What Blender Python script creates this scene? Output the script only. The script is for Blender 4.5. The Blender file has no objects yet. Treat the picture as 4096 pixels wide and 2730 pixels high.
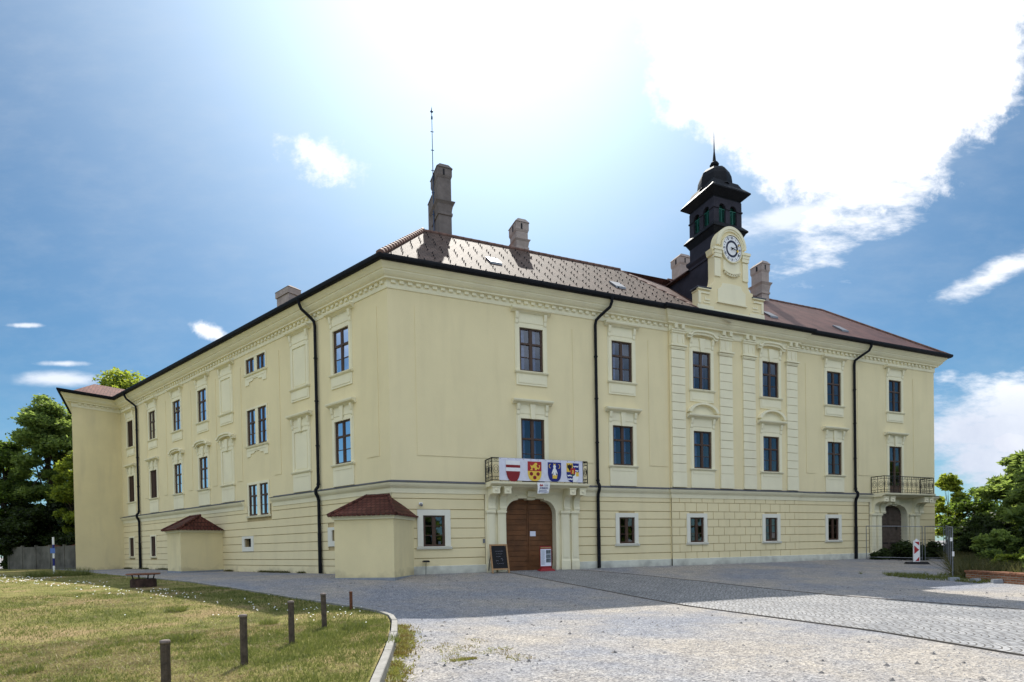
import bpy, bmesh, math, random
import numpy as np
from mathutils import Vector, Matrix
random.seed(7); rng = np.random.default_rng(7)
S = bpy.context.scene
R = math.radians
# ------------------------------------------------------------------ camera
CAMLOC = Vector((-4.475, -24.717, 1.12))
YAW, PITCH, ROLL, FPX, CY = 0.388, -0.0128, -0.0184, 2251.0, 2220.3
fw = Vector((math.sin(YAW)*math.cos(PITCH), math.cos(YAW)*math.cos(PITCH), math.sin(PITCH)))
rt0 = Vector((math.cos(YAW), -math.sin(YAW), 0)); up0 = rt0.cross(fw)
rt = math.cos(ROLL)*rt0 + math.sin(ROLL)*up0
up = -math.sin(ROLL)*rt0 + math.cos(ROLL)*up0
cam = bpy.data.cameras.new('camera'); camo = bpy.data.objects.new('camera', cam); S.collection.objects.link(camo)
M = Matrix((rt, up, -fw)).transposed().to_4x4(); M.translation = CAMLOC
camo.matrix_world = M
cam.sensor_fit = 'HORIZONTAL'; cam.sensor_width = 36.0; cam.lens = 36.0*FPX/4096
cam.shift_y = (CY - 1365.0)/4096; cam.clip_end = 3000; cam.clip_start = 0.05
S.camera = camo
# ------------------------------------------------------------------ light
SUNV = Vector((0.30, 0.76, 1.0)).normalized()
EL = math.asin(SUNV.z); AZ = math.atan2(SUNV.x, SUNV.y)
sl = bpy.data.lights.new('sun', 'SUN'); sl.energy = 3.7; sl.angle = R(0.6); sl.color = (1.0, 0.95, 0.86)
so = bpy.data.objects.new('sun', sl); S.collection.objects.link(so)
so.rotation_euler = SUNV.to_track_quat('Z', 'Y').to_euler()
S.view_settings.view_transform = 'Standard'; S.view_settings.look = 'None'
S.view_settings.exposure = 0.95; S.view_settings.gamma = 1.0
S.render.resolution_x = 1024; S.render.resolution_y = 682
world = bpy.data.worlds.new('World'); S.world = world; world.use_nodes = True
def build_sky():
    nt = world.node_tree; N = nt.nodes; L = nt.links; N.clear()
    def nd(t, **k):
        n = N.new(t)
        for a, b in k.items(): setattr(n, a, b)
        return n
    def sv(sock, v):
        if hasattr(v, 'links'): L.new(v, sock)
        else: sock.default_value = v
    def m(op, a, b=0.0, c=None):
        n = nd('ShaderNodeMath', operation=op); sv(n.inputs[0], a); sv(n.inputs[1], b)
        if c is not None: sv(n.inputs[2], c)
        return n.outputs[0]
    def ss(x, lo, hi):
        n = nd('ShaderNodeMapRange', interpolation_type='SMOOTHSTEP'); sv(n.inputs[0], x)
        n.inputs[1].default_value = lo; n.inputs[2].default_value = hi
        return n.outputs[0]
    def mixc(f, a, b):
        n = nd('ShaderNodeMix', data_type='RGBA'); sv(n.inputs[0], f); sv(n.inputs[6], a); sv(n.inputs[7], b)
        return n.outputs[2]
    tc = nd('ShaderNodeTexCoord').outputs['Generated']
    def dot(v):
        n = nd('ShaderNodeVectorMath', operation='DOT_PRODUCT'); L.new(tc, n.inputs[0]); n.inputs[1].default_value = tuple(v)
        return n.outputs['Value']
    sky = nd('ShaderNodeTexSky', sky_type='NISHITA', sun_disc=False, sun_elevation=EL, sun_rotation=AZ,
             air_density=1.0, dust_density=.5, ozone_density=3.0)
    # world-fixed chart of the southern half of the sky
    fz = m('MAXIMUM', dot(fw), 0.02)
    X = m('ADD', m('MULTIPLY', m('DIVIDE', dot(rt), fz), 1.293), 1.1765)
    Y = m('SUBTRACT', 1.2755, m('MULTIPLY', m('DIVIDE', dot(up), fz), 1.293))
    front = ss(dot(fw), 0.1, 0.3)
    comb = nd('ShaderNodeCombineXYZ'); L.new(X, comb.inputs[0]); L.new(Y, comb.inputs[1])
    def noise(scale, detail, rough=0.6, stretch=(1, 1, 1), rot=0.0, off=0.0):
        mp = nd('ShaderNodeMapping'); L.new(comb.outputs[0], mp.inputs[0]); mp.inputs['Scale'].default_value = stretch
        mp.inputs['Rotation'].default_value = (0, 0, rot); mp.inputs['Location'].default_value = (off, off*.7, 0)
        n = nd('ShaderNodeTexNoise'); n.inputs['Scale'].default_value = scale; n.inputs['Detail'].default_value = detail
        n.inputs['Roughness'].default_value = rough; L.new(mp.outputs[0], n.inputs['Vector'])
        return m('SUBTRACT', n.outputs['Fac'], 0.5)
    n1 = noise(5, 8, .62); n2 = noise(14, 8, .65, off=3.1); nw = noise(7, 8, .62, (1, 2.6, 1), R(28), 1.7)
    def blob(cx, cy, rx, ry, warp, n, lo, hi, rot=0.0):
        dx = m('SUBTRACT', X, cx); dy = m('SUBTRACT', Y, cy)
        c, s = math.cos(rot), math.sin(rot)
        a = m('DIVIDE', m('ADD', m('MULTIPLY', dx, c), m('MULTIPLY', dy, s)), rx)
        b = m('DIVIDE', m('SUBTRACT', m('MULTIPLY', dy, c), m('MULTIPLY', dx, s)), ry)
        r = m('SQRT', m('ADD', m('MULTIPLY', a, a), m('MULTIPLY', b, b)))
        return ss(m('SUBTRACT', 1.0, m('ADD', r, m('MULTIPLY', n, warp))), lo, hi)
    big = m('MAXIMUM', blob(1.93, -.05, .47, .52, .55, m('ADD', n1, m('MULTIPLY', n2, .6)), -.04, .10),
            m('MULTIPLY', blob(2.10, .30, .42, .13, 1.9, nw, -.1, .55, R(-48)), .95))
    wis1 = m('MULTIPLY', blob(2.30, .62, .17, .035, 2.4, nw, -.1, .9, R(-27)), .9)
    wis2 = m('MULTIPLY', blob(1.80, .50, .17, .045, 2.0, nw, -.1, .8, R(-15)), .7)
    s1 = m('MULTIPLY', blob(.735, .368, .105, .050, 2.6, n2, -.1, .75, R(20)), .95)
    s2 = m('MULTIPLY', blob(.485, .765, .085, .024, 2.0, n2, 0, .7, R(22)), .9)
    s3 = m('MULTIPLY', blob(.060, .748, .055, .008, 1.4, n2, 0, .8), .7)
    s4 = m('MULTIPLY', blob(.130, .872, .13, .020, 1.6, nw, -.1, .9), .75)
    s5 = m('MULTIPLY', blob(.145, .836, .07, .009, 1.2, n2, 0, .9), .7)
    low = m('MULTIPLY', blob(2.45, 1.00, .42, .17, 1.6, nw, -.05, .5), .92)
    low2 = m('MULTIPLY', blob(2.33, 1.02, .06, .03, 1.3, n2, 0, .3), 1.0)
    def mx(*a):
        r = a[0]
        for q in a[1:]: r = m('MAXIMUM', r, q)
        return r
    cl = m('MULTIPLY', mx(big, wis1, wis2, s1, s2, s3, s4, s5, low, low2), front)
    # thin veil of cirrus everywhere behind the viewer too
    # hazy aureole round the sun (its scattered light)
    ds = m('MAXIMUM', dot(SUNV), 0.0)
    g1 = m('POWER', ds, 13.0); g2 = m('POWER', ds, 5.0)
    scaled = nd('ShaderNodeVectorMath', operation='SCALE'); L.new(sky.outputs[0], scaled.inputs[0]); scaled.inputs['Scale'].default_value = 0.040
    tint = nd('ShaderNodeVectorMath', operation='MULTIPLY'); L.new(scaled.outputs[0], tint.inputs[0]); tint.inputs[1].default_value = (.52, .95, 1.12)
    base = tint.outputs[0]
    add1 = nd('ShaderNodeVectorMath', operation='SCALE'); add1.inputs[0].default_value = (0.60, 0.65, 0.68); L.new(m('ADD', m('MULTIPLY', g1, .72), m('ADD', m('MULTIPLY', g2, .20), m('MULTIPLY', m('POWER', m('SUBTRACT', 1.0, m('ABSOLUTE', dot((0, 0, 1)))), 8.0), .12))), add1.inputs['Scale'])
    adn = nd('ShaderNodeVectorMath', operation='ADD'); L.new(base, adn.inputs[0]); L.new(add1.outputs[0], adn.inputs[1])
    shade = m('ADD', 0.5, m('MULTIPLY', n1, 1.2))
    lc = mixc(ss(Y, .82, 1.0), (0.62, 0.63, 0.65, 1), mixc(shade, (0.30, 0.33, 0.42, 1), (0.52, 0.54, 0.58, 1)))
    veil = m('MULTIPLY', m('MULTIPLY', ss(m('ADD', nw, m('MULTIPLY', n1, .6)), -.20, .45), front), .14)
    hazy = mixc(veil, adn.outputs[0], (.40, .43, .46, 1))
    fin = mixc(cl, hazy, lc)
    # broken bright clouds added behind the viewer, unseen, to light the fronts
    nb = nd('ShaderNodeTexNoise'); nb.inputs['Scale'].default_value = 2.6; nb.inputs['Detail'].default_value = 7; L.new(tc, nb.inputs['Vector'])
    bk = m('MULTIPLY', m('MULTIPLY', ss(dot(-fw), -.25, .15), ss(dot((0, 0, 1)), .22, .42)), ss(nb.outputs['Fac'], .36, .50))
    fin = mixc(m('MULTIPLY', bk, .95), fin, (.74, .80, .90, 1))
    bg = nd('ShaderNodeBackground'); L.new(fin, bg.inputs[0]); bg.inputs[1].default_value = 1.0
    out = nd('ShaderNodeOutputWorld'); L.new(bg.outputs[0], out.inputs[0])
build_sky()
# ------------------------------------------------------------------ helpers
ANG = -0.5064
LD = (math.sin(ANG), math.cos(ANG)); LN = (-math.cos(ANG), math.sin(ANG))
def FR(s, d, z): return (s, -d, z)                                   # right front: along, outward, up
def FL(s, d, z): return (s*LD[0]+d*LN[0], s*LD[1]+d*LN[1], z)        # left front
def FW(x, y, z): return (x, y, z)
class MB:
    def __init__(s, T=FW): s.v = []; s.f = []; s.m = []; s.T = T; s.mi = 0; s.uv = None
    def add(s, vs, fs, T=None):
        T = T or s.T; b = len(s.v); s.v += [T(*p) for p in vs]
        s.f += [tuple(b+i for i in f) for f in fs]; s.m += [s.mi]*len(fs)
    def box(s, a0, a1, b0, b1, z0, z1, T=None):
        s.add([(a0,b0,z0),(a1,b0,z0),(a1,b1,z0),(a0,b1,z0),(a0,b0,z1),(a1,b0,z1),(a1,b1,z1),(a0,b1,z1)],
              [(0,3,2,1),(4,5,6,7),(0,1,5,4),(1,2,6,5),(2,3,7,6),(3,0,4,7)], T)
    def quad(s, *p, T=None): s.add(list(p), [tuple(range(len(p)))], T)
    def prism(s, poly, d0, d1, T=None):      # poly of (a,z) extruded through the outward axis
        n = len(poly)
        s.add([(a, d0, z) for a, z in poly]+[(a, d1, z) for a, z in poly],
              [tuple(range(n)), tuple(range(2*n-1, n-1, -1))]+[(i, (i+1) % n, n+(i+1) % n, n+i) for i in range(n)], T)
    def side(s, poly, a0, a1, T=None):       # poly of (outward,z) extruded along
        n = len(poly)
        s.add([(a0, d, z) for d, z in poly]+[(a1, d, z) for d, z in poly],
              [tuple(range(n)), tuple(range(2*n-1, n-1, -1))]+[(i, (i+1) % n, n+(i+1) % n, n+i) for i in range(n)], T)
    def flat(s, poly, z0, z1, T=None):
        n = len(poly)
        s.add([(a, b, z0) for a, b in poly]+[(a, b, z1) for a, b in poly],
              [tuple(range(n)), tuple(range(2*n-1, n-1, -1))]+[(i, (i+1) % n, n+(i+1) % n, n+i) for i in range(n)], T)
    def frustum(s, r0, z0, r1, z1, T=None):  # rects (a0,a1,b0,b1)
        def c(r, z): return [(r[0],r[2],z),(r[1],r[2],z),(r[1],r[3],z),(r[0],r[3],z)]
        s.add(c(r0, z0)+c(r1, z1), [(0,3,2,1),(4,5,6,7),(0,1,5,4),(1,2,6,5),(2,3,7,6),(3,0,4,7)], T)
    def tube(s, pts, r, n=8, T=None, cap=True):
        T = T or s.T; P = [Vector(T(*p)) for p in pts]; rr = r if isinstance(r, (list, tuple)) else [r]*len(P)
        b = len(s.v); ref = None
        for i, p in enumerate(P):
            t = (P[min(i+1, len(P)-1)]-P[max(i-1, 0)]).normalized()
            if ref is None: ref = Vector((0, 0, 1)) if abs(t.z) < .9 else Vector((1, 0, 0))
            u = t.cross(ref).normalized(); w = t.cross(u).normalized(); ref = -w if False else ref
            for k in range(n):
                a = 2*math.pi*k/n; s.v.append(tuple(p+rr[i]*(math.cos(a)*u+math.sin(a)*w)))
        for i in range(len(P)-1):
            for k in range(n):
                s.f.append((b+i*n+k, b+i*n+(k+1) % n, b+(i+1)*n+(k+1) % n, b+(i+1)*n+k)); s.m.append(s.mi)
        if cap:
            s.f.append(tuple(b+k for k in range(n))); s.f.append(tuple(b+(len(P)-1)*n+k for k in reversed(range(n)))); s.m += [s.mi]*2
    def lathe(s, prof, cx, cy, n=16, T=None):  # prof (r,z)
        T = T or s.T; b = len(s.v)
        for r, z in prof:
            for k in range(n):
                a = 2*math.pi*k/n; s.v.append(T(cx+r*math.cos(a), cy+r*math.sin(a), z))
        for i in range(len(prof)-1):
            for k in range(n):
                s.f.append((b+i*n+k, b+i*n+(k+1) % n, b+(i+1)*n+(k+1) % n, b+(i+1)*n+k)); s.m.append(s.mi)
        s.f.append(tuple(b+k for k in range(n))); s.f.append(tuple(b+(len(prof)-1)*n+k for k in range(n))); s.m += [s.mi]*2
    def sweep(s, prof, path, close_ends=True):  # prof (d,z) polygon carried along a plan polyline, d to its right, mitred
        n = len(prof); b = len(s.v); K = len(path)
        for i, p in enumerate(path):
            p = Vector(p)
            d0 = (p-Vector(path[i-1])).normalized() if i > 0 else None
            d1 = (Vector(path[i+1])-p).normalized() if i < K-1 else None
            d0 = d0 or d1; d1 = d1 or d0
            n0 = Vector((d0.y, -d0.x)); n1 = Vector((d1.y, -d1.x)); mm = (n0+n1).normalized(); k = 1/max(.2, mm.dot(n0))
            for d, z in prof: s.v.append((p.x+mm.x*d*k, p.y+mm.y*d*k, z))
        for i in range(K-1):
            for j in range(n):
                s.f.append((b+i*n+j, b+i*n+(j+1) % n, b+(i+1)*n+(j+1) % n, b+(i+1)*n+j)); s.m.append(s.mi)
        if close_ends:
            s.f.append(tuple(b+j for j in range(n))); s.f.append(tuple(b+(K-1)*n+j for j in range(n))); s.m += [s.mi]*2
    def build(s, name, mats, parent=None, smooth=False, recalc=True, uvf=None):
        me = bpy.data.meshes.new(name); me.from_pydata(s.v, [], s.f)
        if not isinstance(mats, (list, tuple)): mats = [mats]
        for q in mats: me.materials.append(q)
        me.polygons.foreach_set('material_index', s.m)
        if recalc:
            bm = bmesh.new(); bm.from_mesh(me); bmesh.ops.recalc_face_normals(bm, faces=bm.faces); bm.to_mesh(me); bm.free()
        if smooth: me.polygons.foreach_set('use_smooth', [True]*len(me.polygons))
        if uvf:
            ul = me.uv_layers.new(name='uv')
            for poly in me.polygons:
                for li in poly.loop_indices: ul.data[li].uv = uvf(me.vertices[me.loops[li].vertex_index].co, poly.normal)
        o = bpy.data.objects.new(name, me); S.collection.objects.link(o)
        if parent: o.parent = parent; o.matrix_parent_inverse = parent.matrix_world.inverted() if not parent.data or True else Matrix()
        return o
def thing(name, label, cat, loc=(0, 0, 0), group=None):
    o = bpy.data.objects.new(name, None); S.collection.objects.link(o); o.location = loc; o.empty_display_size = .3
    o.matrix_world = Matrix.Translation(loc)
    return tag(o, label, cat, group)
def tag(o, label=None, cat=None, group=None, kind=None):
    if label: o['label'] = label
    if cat: o['category'] = cat
    if group: o['group'] = group
    if kind: o['kind'] = kind
    return o
# ------------------------------------------------------------------ materials
def mat(name, col, rough=.8, var=.0, vscale=2.0, bump=0.0, bscale=30.0, spec=.3, metal=0.0, col2=None, vdetail=6, stain=None):
    m = bpy.data.materials.new(name); m.use_nodes = True; nt = m.node_tree; N = nt.nodes; L = nt.links
    b = N['Principled BSDF']; b.inputs['Roughness'].default_value = rough; b.inputs['Specular IOR Level'].default_value = spec
    b.inputs['Metallic'].default_value = metal; b.inputs['Base Color'].default_value = (*col, 1)
    tc = N.new('ShaderNodeTexCoord')
    if var or col2:
        n = N.new('ShaderNodeTexNoise'); n.inputs['Scale'].default_value = vscale; n.inputs['Detail'].default_value = vdetail; n.inputs['Roughness'].default_value = .6
        L.new(tc.outputs['Object'], n.inputs['Vector'])
        cr = N.new('ShaderNodeValToRGB'); L.new(n.outputs['Fac'], cr.inputs[0])
        c2 = col2 or tuple(min(1, c*(1+var)) for c in col); c1 = col if col2 else tuple(c*(1-var) for c in col)
        cr.color_ramp.elements[0].color = (*c1, 1); cr.color_ramp.elements[1].color = (*c2, 1)
        cr.color_ramp.elements[0].position = .3; cr.color_ramp.elements[1].position = .7
        last = cr.outputs[0]
        if stain:   # streaky weathering: noise stretched vertically
            mp = N.new('ShaderNodeMapping'); mp.inputs['Scale'].default_value = (1.3, 1.3, .22); L.new(tc.outputs['Object'], mp.inputs[0])
            n2 = N.new('ShaderNodeTexNoise'); n2.inputs['Scale'].default_value = 1.1; n2.inputs['Detail'].default_value = 7; L.new(mp.outputs[0], n2.inputs['Vector'])
            r2 = N.new('ShaderNodeValToRGB'); L.new(n2.outputs['Fac'], r2.inputs[0]); r2.color_ramp.elements[0].position = .50; r2.color_ramp.elements[1].position = .78
            r2.color_ramp.elements[1].color = (.55, .55, .55, 1); r2.color_ramp.elements[0].color = (0, 0, 0, 1)
            mx = N.new('ShaderNodeMix'); mx.data_type = 'RGBA'; L.new(r2.outputs[0], mx.inputs[0]); L.new(last, mx.inputs[6]); mx.inputs[7].default_value = (*stain, 1)
            last = mx.outputs[2]
            # splash dirt with a ragged upper edge
            sz = N.new('ShaderNodeSeparateXYZ'); L.new(tc.outputs['Object'], sz.inputs[0])
            n3 = N.new('ShaderNodeTexNoise'); n3.inputs['Scale'].default_value = 1.7; n3.inputs['Detail'].default_value = 8; L.new(tc.outputs['Object'], n3.inputs['Vector'])
            ma = N.new('ShaderNodeMath'); ma.operation = 'MULTIPLY_ADD'; ma.inputs[1].default_value = 1.5; ma.inputs[2].default_value = -.62; L.new(n3.outputs['Fac'], ma.inputs[0])
            mb_ = N.new('ShaderNodeMath'); mb_.operation = 'SUBTRACT'; L.new(ma.outputs[0], mb_.inputs[0]); L.new(sz.outputs[2], mb_.inputs[1])
            mr = N.new('ShaderNodeMapRange'); mr.inputs[1].default_value = -.15; mr.inputs[2].default_value = .35; mr.inputs[4].default_value = .6; L.new(mb_.outputs[0], mr.inputs[0])
            m5 = N.new('ShaderNodeMix'); m5.data_type = 'RGBA'; L.new(mr.outputs[0], m5.inputs[0]); L.new(last, m5.inputs[6]); m5.inputs[7].default_value = (stain[0]*.55, stain[1]*.55, stain[2]*.6, 1)
            last = m5.outputs[2]
        L.new(last, b.inputs['Base Color'])
    if bump:
        n = N.new('ShaderNodeTexNoise'); n.inputs['Scale'].default_value = bscale; n.inputs['Detail'].default_value = 5; L.new(tc.outputs['Object'], n.inputs['Vector'])
        bp = N.new('ShaderNodeBump'); bp.inputs['Strength'].default_value = bump; bp.inputs['Distance'].default_value = .02
        L.new(n.outputs['Fac'], bp.inputs['Height']); L.new(bp.outputs[0], b.inputs['Normal'])
    return m
Mt = {}
Mt['wall'] = mat('yellow_plaster', (.77, .665, .41), .92, .035, .5, .25, 22, .15, stain=(.66, .57, .35))
Mt['trim'] = mat('cream_plaster', (.80, .74, .53), .9, .04, .8, .2, 30, .15, stain=(.70, .63, .46))
Mt['plinth'] = mat('pale_plinth_plaster', (.60, .60, .52), .92, .10, 1.5, .3, 25, .15, stain=(.40, .39, .33))
Mt['annex'] = mat('annex_plaster', (.745, .64, .375), .93, .05, .7, .35, 18, .12, stain=(.58, .50, .31))
Mt['dark'] = mat('dark_sheet_metal', (.009, .010, .013), .62, .25, 3, .1, 6, .12)
Mt['cladding'] = mat('dark_cladding', (.030, .028, .038), .7, .25, 1.5, .2, 8, .15)
Mt['belt'] = mat('grey_flashing', (.075, .08, .10), .55, .2, 3)
Mt['brown'] = mat('brown_window_wood', (.060, .030, .017), .5, .25, 9, .1, 60, .4)
Mt['shutter'] = mat('dark_brown_shutter', (.055, .028, .018), .7, .25, 9)
Mt['gatewood'] = mat('gate_wood', (.145, .060, .022), .6, .35, 1.6, .25, 40, .3)
Mt['gatewood2'] = mat('old_grey_gate_wood', (.10, .075, .06), .8, .3, 3, .3, 30)
Mt['chim'] = mat('chimney_render', (.36, .30, .27), .9, .15, 2.5, .4, 20, .1, stain=(.2, .17, .16))
Mt['chimdark'] = mat('backlit_chimney_render', (.17, .145, .135), .9, .2, 2.5, .4, 20, .1, stain=(.10, .09, .085))  # darker copy of the chimney render, backlit shade put in the colour
Mt['green'] = mat('green_paint', (.01, .10, .075), .6, .25, 4)
Mt['iron'] = mat('black_iron', (.012, .012, .013), .5, .2, 20)
Mt['room'] = mat('dark_room', (.020, .022, .032), .9)
Mt['curtain'] = mat('curtain', (.45, .52, .72), .9, .25, 8)
Mt['white'] = mat('white_paint', (.78, .78, .78), .6, .04, 10)
Mt['banner'] = mat('banner_cloth', (.66, .66, .76), .8, .05, 6, .5, 7, .2)
Mt['red'] = mat('heraldic_red', (.36, .025, .03), .7); Mt['dred'] = mat('dark_red', (.22, .015, .02), .6)
Mt['yellow'] = mat('heraldic_yellow', (.75, .50, .07), .7); Mt['blue'] = mat('heraldic_blue', (.018, .025, .17), .7)
Mt['black'] = mat('matt_black', (.008, .008, .010), .7); Mt['orangewood'] = mat('pale_wood', (.36, .21, .10), .6, .2, 12)
Mt['grey'] = mat('galvanised_steel', (.22, .23, .25), .45, .15, 10, metal=.6); Mt['bluemetal'] = mat('blue_steel', (.03, .07, .16), .5)
Mt['photo'] = mat('printed_photo', (.03, .04, .05), .5, col2=(.22, .25, .28), vscale=9)
Mt['paper'] = mat('paper', (.72, .74, .85), .7)
Mt['stone'] = mat('kerb_concrete', (.26, .25, .23), .92, .2, 5, .5, 30)
Mt['block'] = mat('concrete_block', (.25, .27, .30), .9, .2, 6, .4, 20)
Mt['concrete'] = mat('old_concrete', (.11, .105, .09), .95, .45, .9, .6, 8, .1, stain=(.22, .21, .18))
Mt['post'] = mat('weathered_wood_post', (.085, .066, .05), .85, .4, 9, .7, 30); Mt['rust'] = mat('rusty_iron', (.13, .05, .025), .8, .4, 20, .4, 50)
Mt['postcap'] = mat('weathered_post_cap', (.16, .13, .115), .75, .3, 20)
Mt['bark'] = mat('bark', (.055, .042, .03), .95, .3, 5, .8, 14)
Mt['doort'] = mat('brass', (.3, .25, .1), .4)
def glass_mat():
    m = bpy.data.materials.new('window_glass'); m.use_nodes = True; nt = m.node_tree; N = nt.nodes; L = nt.links; N.clear()
    o = N.new('ShaderNodeOutputMaterial'); tr = N.new('ShaderNodeBsdfTransparent'); tr.inputs[0].default_value = (.62, .68, .78, 1)
    gl = N.new('ShaderNodeBsdfGlossy'); gl.inputs['Roughness'].default_value = .015; gl.inputs[0].default_value = (.9, .93, 1, 1)
    fr = N.new('ShaderNodeFresnel'); fr.inputs[0].default_value = 1.75
    tc = N.new('ShaderNodeTexCoord'); nz = N.new('ShaderNodeTexNoise'); nz.inputs['Scale'].default_value = 1.3; L.new(tc.outputs['Object'], nz.inputs['Vector'])
    bp = N.new('ShaderNodeBump'); bp.inputs['Strength'].default_value = .12; bp.inputs['Distance'].default_value = .03; L.new(nz.outputs['Fac'], bp.inputs['Height']); L.new(bp.outputs[0], gl.inputs['Normal'])
    mx = N.new('ShaderNodeMixShader'); ml = N.new('ShaderNodeMath'); ml.operation = 'MULTIPLY_ADD'; ml.inputs[1].default_value = 1.0; ml.inputs[2].default_value = .06
    L.new(fr.outputs[0], ml.inputs[0]); L.new(ml.outputs[0], mx.inputs[0]); L.new(tr.outputs[0], mx.inputs[1]); L.new(gl.outputs[0], mx.inputs[2]); L.new(mx.outputs[0], o.inputs[0])
    return m
Mt['glass'] = glass_mat()
def tile_mat(name, c1, c2, mortar, w=.30, h=.28, rough=.72, bump=.35, spec=.12):
    m = bpy.data.materials.new(name); m.use_nodes = True; nt = m.node_tree; N = nt.nodes; L = nt.links; b = N['Principled BSDF']
    uv = N.new('ShaderNodeUVMap'); br = N.new('ShaderNodeTexBrick'); L.new(uv.outputs[0], br.inputs['Vector'])
    br.inputs['Scale'].default_value = 1.0; br.inputs['Brick Width'].default_value = w; br.inputs['Row Height'].default_value = h
    br.inputs['Mortar Size'].default_value = .018; br.inputs['Mortar Smooth'].default_value = .3; br.offset = .5
    br.inputs['Color1'].default_value = (*c1, 1); br.inputs['Color2'].default_value = (*c2, 1); br.inputs['Mortar'].default_value = (*mortar, 1)
    tc = N.new('ShaderNodeTexCoord'); nz = N.new('ShaderNodeTexNoise'); nz.inputs['Scale'].default_value = .9; nz.inputs['Detail'].default_value = 7; L.new(tc.outputs['Object'], nz.inputs['Vector'])
    mx = N.new('ShaderNodeMix'); mx.data_type = 'RGBA'; mx.blend_type = 'MULTIPLY'; mx.inputs[0].default_value = .7
    cr = N.new('ShaderNodeValToRGB'); L.new(nz.outputs['Fac'], cr.inputs[0]); cr.color_ramp.elements[0].position = .3; cr.color_ramp.elements[1].position = .7
    cr.color_ramp.elements[0].color = (.55, .55, .55, 1); cr.color_ramp.elements[1].color = (1.25, 1.2, 1.2, 1)
    L.new(br.outputs['Color'], mx.inputs[6]); L.new(cr.outputs[0], mx.inputs[7]); L.new(mx.outputs[2], b.inputs['Base Color'])
    b.inputs['Roughness'].default_value = rough; b.inputs['Specular IOR Level'].default_value = spec
    # each tile is tilted: height ramps along the row
    sp = N.new('ShaderNodeSeparateXYZ'); L.new(uv.outputs[0], sp.inputs[0])
    dv = N.new('ShaderNodeMath'); dv.operation = 'DIVIDE'; dv.inputs[1].default_value = h; L.new(sp.outputs[1], dv.inputs[0])
    fc = N.new('ShaderNodeMath'); fc.operation = 'FRACT'; L.new(dv.outputs[0], fc.inputs[0])
    sb = N.new('ShaderNodeMath'); sb.operation = 'SUBTRACT'; sb.inputs[0].default_value = 1; L.new(fc.outputs[0], sb.inputs[1])
    mu = N.new('ShaderNodeMath'); mu.operation = 'SUBTRACT'; L.new(sb.outputs[0], mu.inputs[0]); L.new(br.outputs['Fac'], mu.inputs[1])
    bp = N.new('ShaderNodeBump'); bp.inputs['Strength'].default_value = bump; bp.inputs['Distance'].default_value = .03; L.new(mu.outputs[0], bp.inputs['Height']); L.new(bp.outputs[0], b.inputs['Normal'])
    return m
Mt['tile'] = tile_mat('brown_roof_tiles', (.088, .060, .047), (.128, .090, .072), (.036, .025, .02))
Mt['tiledark'] = tile_mat('dark_roof_tiles', (.10, .055, .045), (.13, .07, .055), (.03, .02, .018), rough=.6)  # darker copy of the roof tiles; the central strip's shade is in the colour
Mt['sheet'] = tile_mat('red_brown_roof_sheets', (.115, .058, .046), (.145, .072, .058), (.04, .022, .018), w=1.6, h=.9, rough=.5, bump=.3)
Mt['redtile'] = tile_mat('red_clay_tiles', (.080, .026, .020), (.12, .045, .033), (.03, .012, .01), w=.2, h=.26, rough=.6, bump=1.0)
Mt['winetile'] = tile_mat('orange_clay_tiles', (.13, .048, .036), (.18, .072, .05), (.05, .02, .015), w=.22, h=.3, rough=.6, bump=1.0)
Mt['ridge'] = mat('ridge_tiles', (.17, .10, .08), .75, .3, 4, .3, 20, .12)
Mt['brick'] = tile_mat('old_brickwork', (.28, .10, .05), (.36, .17, .10), (.34, .29, .23), w=.27, h=.085, rough=.9, bump=.5, spec=.1)
def uv_slope(co, n):
    n = Vector(n)
    if abs(n.z) > .999: return (co.x, co.y)
    u = Vector((-n.y, n.x, 0)).normalized(); v = n.cross(u).normalized()
    if v.z < 0: v = -v
    return (co.dot(u), co.dot(v))
# ------------------------------------------------------------------ terrain
LYk = [-80, -25, -18, -11, -5, 0, 200]; LZk = [-.6, -.55, -.45, -.28, -.1, .0, .0]
def lawn_z(x, y): return np.interp(y, LYk, LZk)
def H(y):
    t = np.clip(-np.asarray(y)/12, 0, 1); return -.6*(1.4*t-.4*t*t)
def gz(x, y):
    x = np.asarray(x, float); y = np.asarray(y, float)
    kx = np.interp(y, [-80, -20, -15, -10, 0, 10, 30], [-3.5, -3.6, -3., -4, -8, -13, -23])
    s = np.clip((x-kx)/3.5, 0, 1); s = s*s*(3-2*s)
    lz = lawn_z(x, y)-.13*np.clip(-y/5, .25, 1)
    return lz*(1-s)+H(y)*s
KERB = [(-5.6, -30), (-4.6, -24), (-4.05, -20.5), (-3.60, -18.2), (-3.10, -16.26), (-2.72, -14.7), (-2.45, -13.3), (-2.38, -12.5), (-2.50, -11.73), (-2.85, -10.8), (-3.36, -9.75), (-4.2, -8.0), (-5.08, -6.13), (-6.4, -3.1), (-7.7, -.15), (-12, 10), (-16.4, 20.2), (-21, 30.6), (-26, 42)]
KY = [p[1] for p in KERB]; KXs = [p[0] for p in KERB]
def kerb_x(y): return np.interp(y, KY, KXs)
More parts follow.
